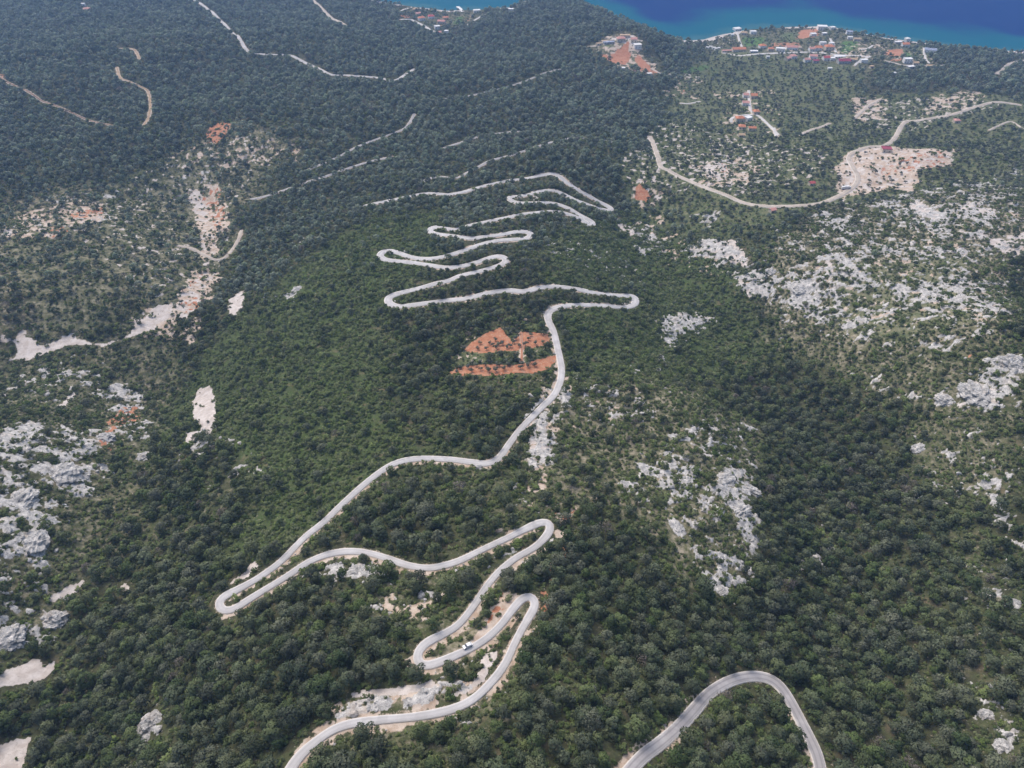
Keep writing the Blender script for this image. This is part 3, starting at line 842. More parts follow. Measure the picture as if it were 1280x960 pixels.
bn = nd(nt, 'ShaderNodeBump', i_Strength=.3, i_Distance=.6); nt.links.new(noise(nt, P, .2, 4, .6), bn.inputs['Height'])
nt.links.new(bn.outputs[0], df.inputs['Normal']); nt.links.new(bn.outputs[0], gl.inputs['Normal'])
o = nd(nt, 'ShaderNodeOutputMaterial'); nt.links.new(mx.outputs[0], o.inputs[0])
me.materials.append(m)
tag(link('sea', me, None), kind='structure')


# ------------------------------------------------------------------ plants
def leaf_mesh(name, clumps, nleaf, size, m, seed, flat=.5, up=.25):
    """many small bent leaf faces spread over the shells of a set of clumps"""
    r = np.random.default_rng(seed)
    V, Fc, T, NRM = [], [], [], []
    ctr = np.mean([c[:3] for c in clumps], 0) - np.array([0, 0, .6]); spread = max(np.hypot(c[0] - ctr[0], c[1] - ctr[1]) + c[3] for c in clumps) * .8
    tot = sum(c[3] ** 2 for c in clumps)
    for cx, cy, cz, cr in clumps:
        n = int(nleaf * cr ** 2 / tot) + 2
        ct = r.uniform(0, .7)
        for _ in range(n):
            d = r.normal(size=3); d[2] = d[2] * .8 + up; d /= np.linalg.norm(d)
            if d[2] < -.45: d[2] = -d[2]
            rad = cr * r.uniform(.72, 1.08)
            p = np.array([cx, cy, cz]) + d * rad * np.array([1, 1, .75])
            nn = d * flat + r.normal(size=3) * (1 - flat) + np.array([0, 0, .25]); nn /= np.linalg.norm(nn)
            a = np.cross(nn, r.normal(size=3)); a /= np.linalg.norm(a) + 1e-6; b = np.cross(nn, a)
            s = size * r.uniform(.6, 1.3); s2 = s * r.uniform(.5, .95)
            k = len(V)
            if nn @ d < 0: nn = -nn; b = -b
            V += [p - a * s, p - b * s2 - nn * .1 * s, p + a * s, p + b * s2 * .8 + nn * .08 * s]
            g = (p - ctr) / spread; q = d * .55 + g * .6 + nn * .35; q /= np.linalg.norm(q); NRM += [q] * 4
            Fc.append((k, k + 1, k + 2, k + 3)); T.append(min(1, max(0, ct + r.uniform(-.15, .35))))
    me = mesh(name, V, Fc, m, True)
    me.normals_split_custom_set_from_vertices([tuple(q) for q in NRM])
    at_ = me.attributes.new('tint', 'FLOAT', 'FACE'); at_.data.foreach_set('value', np.array(T, np.float32))
    return me


def pine_clumps(seed, rad, h0, h1):
    r = random.Random(seed); cl = []
    n = r.randint(11, 16)
    for i in range(n):
        a = i * 2.4 + r.uniform(-.5, .5); q = math.sqrt((i + .3) / n) * rad * r.uniform(.7, .95)
        zc = h1 - (h1 - h0) * (q / rad) ** 1.7 * r.uniform(.75, 1.1) - .5
        cl.append((q * math.cos(a), q * math.sin(a) * r.uniform(.85, 1.1), zc, rad * r.uniform(.26, .42)))
    for i in range(4):
        a = r.uniform(0, 6.3); q = rad * r.uniform(.3, .8)
        cl.append((q * math.cos(a), q * math.sin(a), h0 + r.uniform(-.9, .2), rad * r.uniform(.2, .3)))
    return cl


def tube(V, Fc, p0, p1, r0, r1, n=6):
    p0 = np.array(p0, float); p1 = np.array(p1, float); d = p1 - p0; d /= np.linalg.norm(d)
    a = np.cross(d, [.3, .9, .2]); a /= np.linalg.norm(a); b = np.cross(d, a); k = len(V)
    for p, rr in ((p0, r0), (p1, r1)):
        for i in range(n):
            t = 2 * math.pi * i / n; V.append(p + (a * math.cos(t) + b * math.sin(t)) * rr)
    for i in range(n): Fc.append((k + i, k + (i + 1) % n, k + n + (i + 1) % n, k + n + i))
    Fc.append(tuple(k + n + i for i in range(n)))


def trunk_mesh(name, h, r0, seed, clumps, m, nl=6):
    V, Fc = [], []; r = random.Random(seed)
    p = np.array([0, 0, -.8]); segs = 4; prev = r0
    for i in range(segs):
        q = np.array([r.uniform(-.25, .25) * (i + 1) * .5, r.uniform(-.25, .25) * (i + 1) * .5, (h + .8) * (i + 1) / segs - .8])
        nr = r0 * (1 - .75 * (i + 1) / segs); tube(V, Fc, p, q, prev, nr); p, prev = q, nr
        if i >= 1:
            for c in r.sample(clumps, min(nl // 3 + 1, len(clumps))): tube(V, Fc, q, (c[0] * .85, c[1] * .85, max(c[2] - .2, q[2] + .2)), nr * .55, .05, 4)
    return mesh(name, V, Fc, m)


CL = [pine_clumps(100 + i, 3.3 + .35 * (i % 3), 3.6 + .3 * (i % 2), 7.4 + .5 * (i % 4)) for i in range(6)]
CROWN = {}
for i in range(6):
    for k in ('pine_grey', 'pine_mid', 'pine_yellow'):
        me = leaf_mesh('crown', CL[i], 900, .36, M[k], 11 + i)
        CROWN[i, k] = me
TRUNK = [trunk_mesh('trunk', 7.0 + .4 * (i % 4), .24, i, CL[i], M['bark']) for i in range(6)]


def bush_clumps(seed, rad, h):
    r = random.Random(seed); cl = [(0, 0, h * .45, rad * .6)]
    for i in range(6):
        a = r.uniform(0, 6.3); q = rad * r.uniform(.4, .8)
        cl.append((q * math.cos(a), q * math.sin(a), h * r.uniform(.25, .55), rad * r.uniform(.32, .5)))
    return cl


def stuff_object(name, pts, scale, kind, protos, rot=None):
    """one object: protos drawn at points by geometry nodes (plants nobody could count)"""
    me = bpy.data.meshes.new(name); n = len(pts)
    me.vertices.add(n); me.vertices.foreach_set('co', np.asarray(pts, np.float32).ravel())
    a = me.attributes.new('size', 'FLOAT_VECTOR', 'POINT'); a.data.foreach_set('vector', np.asarray(scale, np.float32).ravel())
    a = me.attributes.new('spin', 'FLOAT_VECTOR', 'POINT')
    sp_ = np.zeros((n, 3), np.float32); sp_[:, 2] = RNG.uniform(0, 6.28, n); sp_[:, :2] = RNG.normal(0, .06, (n, 2))
    if rot is not None: sp_[:, :2] = RNG.uniform(-rot, rot, (n, 2))
    a.data.foreach_set('vector', sp_.ravel())
    a = me.attributes.new('pick', 'INT', 'POINT'); a.data.foreach_set('value', np.asarray(kind, np.int32))
    me.update()
    o = link(name, me, None)
    ng = bpy.data.node_groups.new(name, 'GeometryNodeTree')
    ng.interface.new_socket('Geometry', in_out='INPUT', socket_type='NodeSocketGeometry')
    ng.interface.new_socket('Geometry', in_out='OUTPUT', socket_type='NodeSocketGeometry')
    N = ng.nodes; L = ng.links
    gi = N.new('NodeGroupInput'); go = N.new('NodeGroupOutput')
    join = N.new('GeometryNodeJoinGeometry'); iop = N.new('GeometryNodeInstanceOnPoints')
    for ob in reversed(protos):
        oi = N.new('GeometryNodeObjectInfo'); oi.inputs['Object'].default_value = ob; oi.inputs['As Instance'].default_value = False
        g2 = N.new('GeometryNodeGeometryToInstance')
        L.new(oi.outputs['Geometry'], g2.inputs[0]); L.new(g2.outputs[0], join.inputs[0])
    def attr(nm, ty):
        q = N.new('GeometryNodeInputNamedAttribute'); q.data_type = ty; q.inputs['Name'].default_value = nm
        return [s for s in q.outputs if s.enabled and s.name == 'Attribute'][0]
    L.new(gi.outputs[0], iop.inputs['Points']); L.new(join.outputs[0], iop.inputs['Instance'])
    iop.inputs['Pick Instance'].default_value = True
    L.new(attr('pick', 'INT'), iop.inputs['Instance Index'])
    L.new(attr('size', 'FLOAT_VECTOR'), iop.inputs['Scale'])
    L.new(attr('spin', 'FLOAT_VECTOR'), iop.inputs['Rotation'])
    L.new(iop.outputs[0], go.inputs[0])
    md = o.modifiers.new('scatter', 'NODES'); md.node_group = ng
    tag(o, kind='stuff')
    return o


def proto(name, me):
    return bpy.data.objects.new(name, me)       # never linked to the scene: only its mesh is drawn, by the scatter


def joined(name, parts):
    """one mesh out of several, with their materials and tints"""
    V, Fc, MI, T, NV = [], [], [], [], []; ms = []
    for me in parts:
        k = len(V); V += [v.co.copy() for v in me.vertices]
        ms.append(me.materials[0])
        nn = [(0, 0, 0)] * len(me.vertices)
        for lp, cn in zip(me.loops, me.corner_normals): nn[lp.vertex_index] = tuple(cn.vector)
        NV += nn
        t = me.attributes.get('tint')
        for i, p in enumerate(me.polygons):
            Fc.append(tuple(k + q for q in p.vertices)); MI.append(len(ms) - 1); T.append(t.data[i].value if t else 0)
    me = mesh(name, V, Fc, None, True); me.normals_split_custom_set_from_vertices(NV)
    for q in ms: me.materials.append(q)
    me.polygons.foreach_set('material_index', np.array(MI, np.int32))
    a = me.attributes.new('tint', 'FLOAT', 'FACE'); a.data.foreach_set('value', np.array(T, np.float32))
    return me


def cands(sp0, sp1, ymin, ymax, margin=1.0):
    """jittered ground points, spacing growing from sp0 to sp1 with distance"""
    P = []
    yy = ymin
    while yy < ymax:
        s = np.interp(yy, [100, 1200], [sp0, sp1])
        hw = .76 * math.hypot(yy, CAMZ - float(np.interp(yy, _yy, _zp))) * margin + 25
        xs = np.arange(-hw, hw, s)
        P.append(np.stack([xs + RNG.uniform(-.48, .48, len(xs)) * s, yy + RNG.uniform(-.48, .48, len(xs)) * s], 1))
        yy += s
    return np.concatenate(P)


def clear_mask(x, y):
    v = np.zeros(len(x))
    for p, f, dist in W_CLEAR:
        m, q = poly_mask(x, y, p, dist * .004, 0)
        if q is not None: v[m] = np.maximum(v[m], q)
    return v


CLR = np.array([r[4] for r in ROADS])


def road_ok(x, y, z, h, rad):
    """keep off the roads, and leave the carriageways that the photo shows in clear view"""
    d, zr, hw, ri = road_near(x, y)
    ok = d > hw + rad * .85 + .6
    # the ground that the plant would hide lies behind its top, along the line of sight
    zt = z + h * .85
    k = (CAMZ - z) / np.maximum(CAMZ - zt, 1)
    for t in (.3, .65, 1.0):
        kk = 1 + (k - 1) * t
        d2, _, hw2, ri2 = road_near(x * kk, y * kk)
        hit = d2 < hw2 * .8 + rad * .75
        ok &= ~(hit & (RNG.random(len(x)) < CLR[ri2] * .97))
    return ok


# houses are declared early so that the trees keep clear of them
EXT = []  # (x, y, radius)

HOUSES = []


def H(px, py, wpx, dpx, h, roof, rc, wc, rot, label, cat='house', name='house'):
    HOUSES.append((px, py, wpx, dpx, h, roof, rc, wc, rot, label, cat, name))


# sea-side village, west to east (picture position, width and depth in metres, wall height)
H(908, 65, 18, 6, 3, 'flat', 'r_pink', 'cream', 5, 'long low salmon building just west of the orange-roofed village hall')
H(923, 64, 25, 11, 5, 'gable', 'r_orange', 'cream', 2, 'long house with orange tiled roof at the western entrance of the seaside village')
H(921, 38, 15, 11, 4.5, 'flat', 'r_white', 'white', 20, 'pale flat-roofed house on the shore at the end of the straight village lane')
H(930, 43, 11, 8, 4, 'gable', 'r_tan', 'cream', -15, 'small tan-roofed house beside the pale house at the lane end')
H(915, 45, 7, 6, 3.5, 'flat', 'r_white', 'white', 10, 'tiny white cube house among terraces near the shore')
H(941, 42, 12, 9, 5, 'flat', 'r_white', 'white', 5, 'bright white lone house above the green field by the sea')
H(952.6, 60, 13, 10, 5, 'hip', 'r_orange', 'white', 10, 'orange hip-roofed house with a white yard on the village street')
H(942, 66, 14, 8, 3.5, 'flat', 'r_white', 'greywall', 0, 'flat pale building on the street right of the long orange roof')
H(963, 63.5, 10, 8, 4.5, 'gable', 'r_orange', 'cream', -6, 'small house with deep orange roof in the middle of the village street')
H(975, 63.5, 16, 9, 5, 'flat', 'r_white', 'white', -8, 'wide white flat-roofed house on the village street')
H(989, 62, 22, 9, 5, 'gable', 'r_pink', 'white', 0, 'long white house with salmon roof below the ploughed rows')
H(991, 73, 11, 9, 5, 'hip', 'r_pink', 'white', 15, 'salmon hip-roofed house below the village street beside a smaller pink house')
H(984, 75, 10, 8, 4, 'gable', 'r_pink', 'cream', 35, 'pink-roofed cottage turned askew at the lower edge of the village')
H(959.6, 72.5, 6, 5, 3, 'flat', 'r_white', 'white', 0, 'small white hut in olives below the village street')
H(1008, 77, 11, 8, 4.5, 'gable', 'r_pink', 'white', 12, 'white-walled house with pale pink roof at the lowest row of the village')
H(1016, 45, 11, 9, 5, 'flat', 'r_white', 'white', 8, 'white house beside the red ploughed plot near the cape')
H(1027, 37, 19, 13, 7, 'flat', 'r_white', 'white', -5, 'largest white flat-roofed building on the cape by the sea')
H(1030, 44, 9, 7, 4, 'flat', 'r_white', 'greywall', 5, 'small grey-white house behind the big white cape building')
H(1040, 37, 11, 8, 5, 'flat', 'r_white', 'white', 15, 'white house at the eastern tip of the cape')
H(1061, 43, 12, 9, 6, 'flat', 'r_grey', 'white', -10, 'white house with blue-grey roof near the dark shore trees')
H(1062, 49, 9, 7, 4, 'flat', 'r_white', 'white', -10, 'low white annex below the blue-grey roofed shore house')
H(1071, 51, 13, 7, 4, 'gable', 'r_tan', 'cream', -8, 'tan-roofed low house at the edge of the dark shore trees')
H(1028, 56, 12, 7, 5, 'flat', 'r_white', 'white', 0, 'white house behind the big orange-roofed houses, west of the lane')
H(1039, 56, 9, 7, 4.5, 'flat', 'r_white', 'white', 8, 'white house behind the big orange-roofed houses, touching the lane')
H(1035.6, 62.5, 17, 12, 7, 'hip', 'r_orange', 'cream', 3, 'largest orange hip-roofed house in the centre of the village')
H(1022, 62.5, 13, 10, 5.5, 'gable', 'r_orange', 'white', -4, 'orange-roofed house directly west of the largest orange hip roof')
H(1014, 63.5, 10, 9, 5, 'gable', 'r_pink', 'white', 6, 'white house with faded pink roof in the centre of the street')
H(1016, 73, 13, 9, 5, 'gable', 'r_pink', 'white', -10, 'wide pink-roofed house in the second row below the street')
H(1032, 75, 12, 9, 5, 'gable', 'r_red', 'white', 8, 'house with dark red roof in the lowest village row')
H(1019, 78, 10, 7, 4, 'gable', 'r_maroon', 'greywall', 0, 'low house with dark brown-red roof next to the palest pink roof')
H(1040, 75.5, 8, 8, 5, 'flat', 'r_white', 'white', 0, 'white cube house between the dark red and the maroon roofs')
H(1054, 78.5, 21, 11, 4.5, 'gable', 'r_maroon', 'greywall', 2, 'long barn with maroon roof at the eastern end of the village', 'barn', 'barn')
H(1066, 76.5, 12, 7, 4, 'gable', 'r_tan', 'cream', -15, 'tan-roofed shed adjoining the long maroon barn', 'shed', 'shed')
H(1079, 78, 12, 8, 5, 'flat', 'r_white', 'white', 5, 'white flat-roofed house alone east of the maroon barn')
H(1049, 72, 22, 9, 2.5, 'flat', 'r_white', 'white', 6, 'very low white platform building in front of the long maroon barn')
H(1037, 87, 7, 5, 3, 'flat', 'r_white', 'white', 0, 'tiny white hut alone in the olive grove below the village')
H(1130.6, 58, 14, 10, 5, 'gable', 'r_orange', 'white', 5, 'orange-roofed house among dark trees by the red plot east of the village')
H(1122, 54.5, 13, 8, 4, 'flat', 'r_white', 'greywall', 0, 'grey-white house on the shore beside the orange roof in the trees')
H(1133, 52.5, 9, 8, 7, 'hip', 'r_white', 'white', 20, 'white house at the water among dark shore trees')
H(1162, 65, 21, 10, 5, 'gable', 'r_grey', 'white', -20, 'long building with blue-grey roof behind the eastern fields')
H(1133.5, 78, 14, 9, 7, 'flat', 'r_white', 'white', 0, 'tall bright white house alone on the eastern lane')
H(1138, 85, 12, 7, 3, 'flat', 'r_white', 'greywall', 15, 'pale roofless-looking outbuilding below the tall white house')
H(1144, 80.5, 9, 7, 4, 'gable', 'r_tan', 'cream', 0, 'tan-roofed cottage on the eastern lane beside the tall white house')
H(1163, 84, 14, 7, 3, 'flat', 'r_tan', 'cream', -10, 'low tan stone building at the eastern end of the lane')
H(1089, 85, 7, 5, 3, 'flat', 'r_tan', 'cream', 10, 'small tan hut at the forest edge between the village and the eastern lane', 'hut', 'hut')
H(1117, 93, 6, 5, 3, 'flat', 'r_white', 'white', 10, 'tiny white hut surrounded by dark forest below the eastern lane', 'hut', 'hut')
# western cove
H(527, 25, 14, 10, 5, 'hip', 'r_orange', 'white', 25, 'large salmon-orange hip roof beside the road in the western cove')
H(523, 19.5, 11, 8, 5, 'gable', 'r_pink', 'cream', 20, 'salmon-roofed house just seaward of the large hip roof in the cove')
H(519, 13.5, 10, 8, 4, 'gable', 'r_tan', 'cream', 10, 'tan-roofed house nearest the water on the west side of the cove')
H(539, 23, 13, 10, 5, 'hip', 'r_red', 'white', 15, 'crimson hip-roofed house in the middle of the western cove')
H(552, 29, 16, 9, 4.5, 'gable', 'r_pink', 'cream', -10, 'wide salmon-roofed house beside the green plot in the cove')
H(557, 24, 12, 8, 4, 'gable', 'r_orange', 'cream', 15, 'orange-tan roofed house on the cove beach')
H(546.5, 36.5, 11, 9, 6, 'flat', 'r_white', 'white', 20, 'white flat-roofed house at the foot of the cove road')
H(549, 42.5, 9, 7, 4, 'gable', 'r_pink', 'cream', 0, 'small salmon-roofed house nearest the forest behind the cove')
H(558, 41, 8, 7, 4, 'flat', 'r_white', 'white', -10, 'small white house at the forest edge behind the cove')
H(596, 15.5, 15, 10, 5, 'flat', 'r_white', 'white', 10, 'white house on the rocky east side of the western cove')
H(639, 14, 12, 8, 5, 'flat', 'r_white', 'white', 0, 'lone white house on the wooded shore between cove and headland')
# hilltop farm
H(776, 51, 15, 10, 5, 'hip', 'r_pink', 'cream', 5, 'salmon-roofed farmhouse on top of the red earth knoll')
H(781, 46.5, 18, 8, 4, 'flat', 'r_tan', 'cream', 0, 'long cream flat-roofed building on the crest of the red knoll')
H(792, 52, 11, 9, 5, 'gable', 'r_pink', 'cream', 0, 'pink-roofed house above the white house on the red knoll')
H(796.5, 59, 13, 10, 5, 'flat', 'r_white', 'white', 10, 'bright white house with white yard on the red knoll')
H(761, 54, 20, 6, 2.5, 'flat', 'r_grey', 'greywall', 15, 'long low grey shed west of the farmhouse on the red knoll', 'shed', 'shed')
H(748, 56, 9, 6, 3, 'gable', 'r_tan', 'cream', 25, 'tan shed at the western foot of the red knoll', 'shed', 'shed')
H(779, 87, 6, 5, 3, 'flat', 'r_white', 'white', 0, 'tiny white hut in the forest below the red knoll', 'hut', 'hut')
H(811.5, 94, 8, 5, 3, 'flat', 'r_white', 'white', 10, 'small white hut where the path leaves the red knoll', 'hut', 'hut')
# hamlet in the olives
H(931.5, 121.5, 8, 8, 4.5, 'gable', 'r_pink', 'white', 0, 'white house with pale pink roof left of the top of the hamlet lane')
H(941.5, 122, 10, 9, 5, 'gable', 'r_orange', 'cream', 0, 'salmon-orange roofed house right of the top of the hamlet lane')
H(931.5, 131.5, 10, 8, 5, 'gable', 'r_pink', 'white', -8, 'pink-roofed white house halfway along the hamlet lane')
H(944.5, 141.5, 9, 8, 4.5, 'hip', 'r_orange', 'cream', 10, 'small orange-roofed house in the bend of the hamlet lane')
H(924, 151, 12, 9, 5, 'hip', 'r_orange', 'cream', 5, 'largest orange-roofed house in the hamlet beside a white flat roof')
H(934.6, 150, 10, 9, 4.5, 'flat', 'r_white', 'white', 30, 'bright white flat-roofed house between orange roofs in the hamlet')
H(927, 160.5, 9, 8, 4, 'hip', 'r_orange', 'cream', -10, 'bright orange-roofed cottage below the largest hamlet house')
H(939.6, 163, 10, 6, 4, 'gable', 'r_orange', 'cream', -5, 'long low orange-roofed cottage at the lower right of the hamlet')
H(926.7, 170.5, 8, 6, 3, 'gable', 'r_tan', 'cream', 0, 'tan-roofed shed lowest in the hamlet', 'shed', 'shed')
# scattered
H(1107, 189, 11, 9, 4, 'flat', 'r_maroon', 'cream', -8, 'square building with flat maroon roof on the pale earth terrace', 'farm building', 'farm_building')
H(965, 265, 6, 5, 3.2, 'gable', 'r_pink', 'cream', 20, 'small pink-roofed hut below the pale track', 'hut', 'hut')
H(1014, 231, 6, 5, 3.2, 'gable', 'r_red', 'cream', 10, 'small red-roofed hut west of the terrace loop road', 'hut', 'hut')
H(1195, 153, 8, 7, 3.5, 'hip', 'r_pink', 'cream', 0, 'small pink-roofed cottage below the long eastern track', 'cottage', 'cottage')
H(109, 14, 13, 10, 5, 'hip', 'r_pink', 'cream', 10, 'lone pink-roofed house in the far forest at the upper left')
H(104, 7, 9, 7, 4, 'flat', 'r_white', 'white', 10, 'white flat-roofed house by the lone pink roof in the far forest')
for q, (hx, hy) in enumerate([(884, 60.5), (888, 59.5), (892, 61), (895, 62.2), (898, 61.6)]):
    H(hx, hy, 6, 4.5, 2.6, 'flat', 'r_white', 'white', 12 * q - 20, 'small white beach hut in the cluster west of the seaside village', 'hut', 'beach_hut')

OUT = [  # picture position, half sizes (m), label
    ((190, 905), (7, 6.5, 5.0), 'isolated rounded grey rock dome in the forest at the bottom left'),
    ((905, 600), (7, 9, 4), 'largest bright white limestone outcrop on the spur right of the road'),
    ((937, 612), (4, 9, 4), 'white rock rib right of the largest outcrop on the spur'),
    ((925, 640), (6, 8, 4.5), 'pale cliff-like outcrop at the lower right end of the rocky spur'),
    ((845, 660), (9, 5, 2.5), 'low buff limestone slab at the lower left of the rocky spur'),
    ((842, 400), (7, 6, 2.5), 'white rock cluster on the green slope right of the wide hairpin'),
    ((873, 403), (5, 5, 2), 'small white rocks right of the cluster beyond the wide hairpin'),
    ((1222, 492), (15, 11, 7), 'massive white limestone crag at the right edge'),
    ((1185, 500), (9, 7, 4), 'pale rock shelf left of the massive right-hand crag'),
    ((1268, 455), (12, 10, 8), 'grey crag above the massive white one at the right edge'),
    ((75, 595), (14, 13, 8), 'large grey cliff block beside the gully at the left'),
    ((25, 625), (12, 10, 6), 'grey-white rock ledges at the left edge'),
    ((40, 680), (11, 9, 6), 'lower grey rock buttress at the left edge'),
    ((65, 775), (8, 7, 6), 'rounded grey boulder hump above the bottom left clearing'),
    ((10, 800), (9, 8, 5), 'grey rock face cut by the left edge above the clearing'),
    ((130, 548), (8, 9, 6), 'ochre-stained rock face in the gully at the left'),
    ((180, 572), (7, 6, 4), 'small grey rock knob right of the ochre-stained gully face'),
    ((372, 362), (9, 6, 2.5), 'pale rock strip on the dark slope left of the lower hairpins'),
    ((446, 714), (6, 4, 2), 'white rock slab between the two long road legs'),
    ((1000, 362), (10, 8, 4), 'rounded grey-white rock on the slope left of the right rocky hillside'),
    ((965, 340), (7, 7, 4), 'grey rock knob at the western edge of the right rocky hillside'),
    ((1150, 560), (7, 5, 3), 'pale rocks below the massive crag on the right'),
    ((1235, 895), (3.5, 4.5, 2.2), 'white rock rib near the bottom right corner'),
    ((1255, 935), (4, 4.5, 2.2), 'pale rock pile in the bottom right corner'),
    ((900, 738), (5, 4, 2), 'white boulders at the foot of the rocky spur'),
]
hp = at([(h[0], h[1]) for h in HOUSES])
for h, q in zip(HOUSES, hp): EXT.append((q[0], q[1], .62 * max(h[2], h[3]) + 2))
for o, q in zip(OUT, at([o[0] for o in OUT])): EXT.append((q[0], q[1], .6 * max(o[1][:2])))
EXT = np.array(EXT)


def ext_ok(x, y, z, h, rad):
    ok = np.ones(len(x), bool)
    for ex, ey, er in EXT:
        near_ = np.nonzero((np.abs(x - ex) < er + 60) & (np.abs(y - ey) < er + 60))[0]
        if not len(near_): continue
        a, b = x[near_] - ex, y[near_] - ey
        bad = np.hypot(a, b) < er + rad[near_]
        # keep a gap on the side towards the camera, so the house can be seen
        s = -(a * ex + b * ey) / math.hypot(ex, ey)
        l = np.abs(a * ey - b * ex) / math.hypot(ex, ey)
        bad |= (s > 0) & (s < er + h[near_] * 2.4) & (l < er * .8)
        ok[near_[bad]] = False
    return ok


# ---- pines
P = cands(5.3, 8.6, 20, 1990)
x, y = P[:, 0], P[:, 1]
z = ground(x, y)
rk, sc, rd, gr, zone, rockf, tn = cover(x, y)
dens = zone[:, 0] * (1 - rk * .9) * (1 - sc * .95) * (1 - rd) * (1 - gr * .7) * (1 - tn * .9)
dens = dens * np.clip(1 + 1.0 * fbm(x, y, 45, 3, 131) * np.where(zone[:, 0] < .7, 1.9, .35), 0, 1.6)
keep = (RNG.random(len(x)) < dens) & (z > 1.0)
x, y, z = x[keep], y[keep], z[keep]; pz = zone[keep]
sc_ = np.clip(RNG.normal(.98, .2, len(x)), .5, 1.5) * np.where(pz[:, 0] < .3, .8, 1) * (1 - .12 * fbm(x, y, 80, 2, 77)) * np.interp(y, [150, 600, 1100], [.86, .70, 1.02])
ok = road_ok(x, y, z, 8 * sc_, 3.2 * sc_) & ext_ok(x, y, z, 8 * sc_, 3.2 * sc_) & (clear_mask(x, y) < .3)
kb = (CAMZ - z) / np.maximum(CAMZ - z - 6 * sc_, 1)
ok &= (clear_mask(x * kb, y * kb) < .5) | (RNG.random(len(x)) < .3)
x, y, z, sc_ = x[ok], y[ok], z[ok], sc_[ok]
u_, v_, dp_ = proj(x, y, z + 5 * sc_)
inv = (u_ > -8) & (u_ < 1288) & (v_ > 0) & (v_ < 975)
size = np.where(inv, sc_ / dp_, 0)
order = np.argsort(-size)
NIND = 300
ind, rest = order[:NIND], order[NIND:]
print('pines', len(x), 'nearest dist', dp_[ind].min(), dp_[ind].max())


def region(u, v):
    inside = np.interp(u, [800, 850, 905, 945, 985, 1025], [948, 907, 855, 847, 875, 955])
    if 800 < u < 1030 and v > inside: return 'inside the road bend at the bottom right'
    if u >= 1150: return 'in the bottom right corner by the pale rocks'
    if u >= 985: return 'just right of the road bend at the bottom right'
    if u >= 760: return 'above and left of the road bend at the bottom right'
    if u >= 560: return 'at the bottom between the two roads'
    if u >= 330: return 'beside the lowest leg of the switchback road'
    if u >= 160: return 'at the bottom left of the lowest switchback leg'
    return 'in the bottom left corner near the pale clearing'


TONE = {'pine_grey': 'grey-green', 'pine_mid': 'mid-green', 'pine_yellow': 'yellow-green'}
for n, i in enumerate(ind):
    k = random.choices(list(TONE), (5, 4, 2))[0]; q = random.randrange(6)
    t = empty('pine_tree', (x[i], y[i], z[i] - .15), random.uniform(0, 6.28))
    s = sc_[i]; t.scale = (s * random.uniform(.92, 1.1), s * random.uniform(.92, 1.1), s * random.uniform(.9, 1.1))
    reg = region(u_[i], v_[i])
    tag(t, f'{TONE[k]} round-crowned pine {reg}', 'tree', f'{TONE[k]} pines {reg}')
    link('crown', CROWN[q, k], None, t); link('trunk', TRUNK[q], None, t)
fp = []
for i in range(6):
    for k in (('pine_grey', 'pine_mid')[i % 2],):
        fp.append(proto('forest_pine', joined('forest_pine', [leaf_mesh('c', CL[i], 420, .5, M['pine_grey' if i % 2 else 'pine_mid'], 50 + i), TRUNK[i]])))
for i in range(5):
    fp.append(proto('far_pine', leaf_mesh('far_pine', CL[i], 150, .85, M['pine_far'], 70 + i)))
fp.append(proto('forest_pine', joined('forest_pine', [leaf_mesh('c', CL[3], 420, .5, M['pine_yellow'], 59), TRUNK[3]])))
fp.append(proto('dry_pine', joined('dry_pine', [leaf_mesh('c', CL[4], 190, .4, M['dry'], 61), TRUNK[4]])))
r = rest
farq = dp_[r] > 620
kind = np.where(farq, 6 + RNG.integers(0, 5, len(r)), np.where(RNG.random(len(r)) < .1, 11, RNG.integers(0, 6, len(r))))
kind = np.where(RNG.random(len(r)) < .02, 12, kind)
scl = sc_[r][:, None] * RNG.uniform(.88, 1.12, (len(r), 3))
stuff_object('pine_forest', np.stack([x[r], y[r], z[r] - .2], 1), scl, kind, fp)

# ---- maquis shrubs
P = cands(1.85, 4.3, 20, 1900)
x, y = P[:, 0], P[:, 1]
rk, sc, rd, gr, zone, rockf, tn = cover(x, y)
dens = zone[:, 1] * (1 - rk * .72) * (1 - sc * .82) * (1 - rd * .93) * (1 - gr * .55) * (1 - tn * .55) * np.clip(1 + 1.5 * fbm(x, y, 16, 3, 141), .15, 1.5)
keep = RNG.random(len(x)) < dens * np.where(y > 1000, .7, 1)
x, y, zone = x[keep], y[keep], zone[keep]; z = ground(x, y)
s = np.clip(RNG.lognormal(-.12, .38, len(x)), .35, 2.3) * np.interp(y, [200, 1000], [.85, 1.25])
d, zr, hw, ri = road_near(x, y)
ok = (d > hw + .5 + s * 1.0) & (z > .8) & ext_ok(x, y, z, 1.6 * s, 1.4 * s) & ((clear_mask(x, y) < .5) | (RNG.random(len(x)) < .16))
x, y, z, s, zone = x[ok], y[ok], z[ok], s[ok], zone[ok]
print('shrubs', len(x))
bp = [proto('shrub', leaf_mesh('shrub', bush_clumps(i, 1.35, 1.9), 110, .30, M['shrub'], 90 + i, .6, .5)) for i in range(4)]
stuff_object('shrubs', np.stack([x, y, z - .1], 1), s[:, None] * RNG.uniform(.8, 1.25, (len(x), 3)), RNG.integers(0, 4, len(x)), bp)

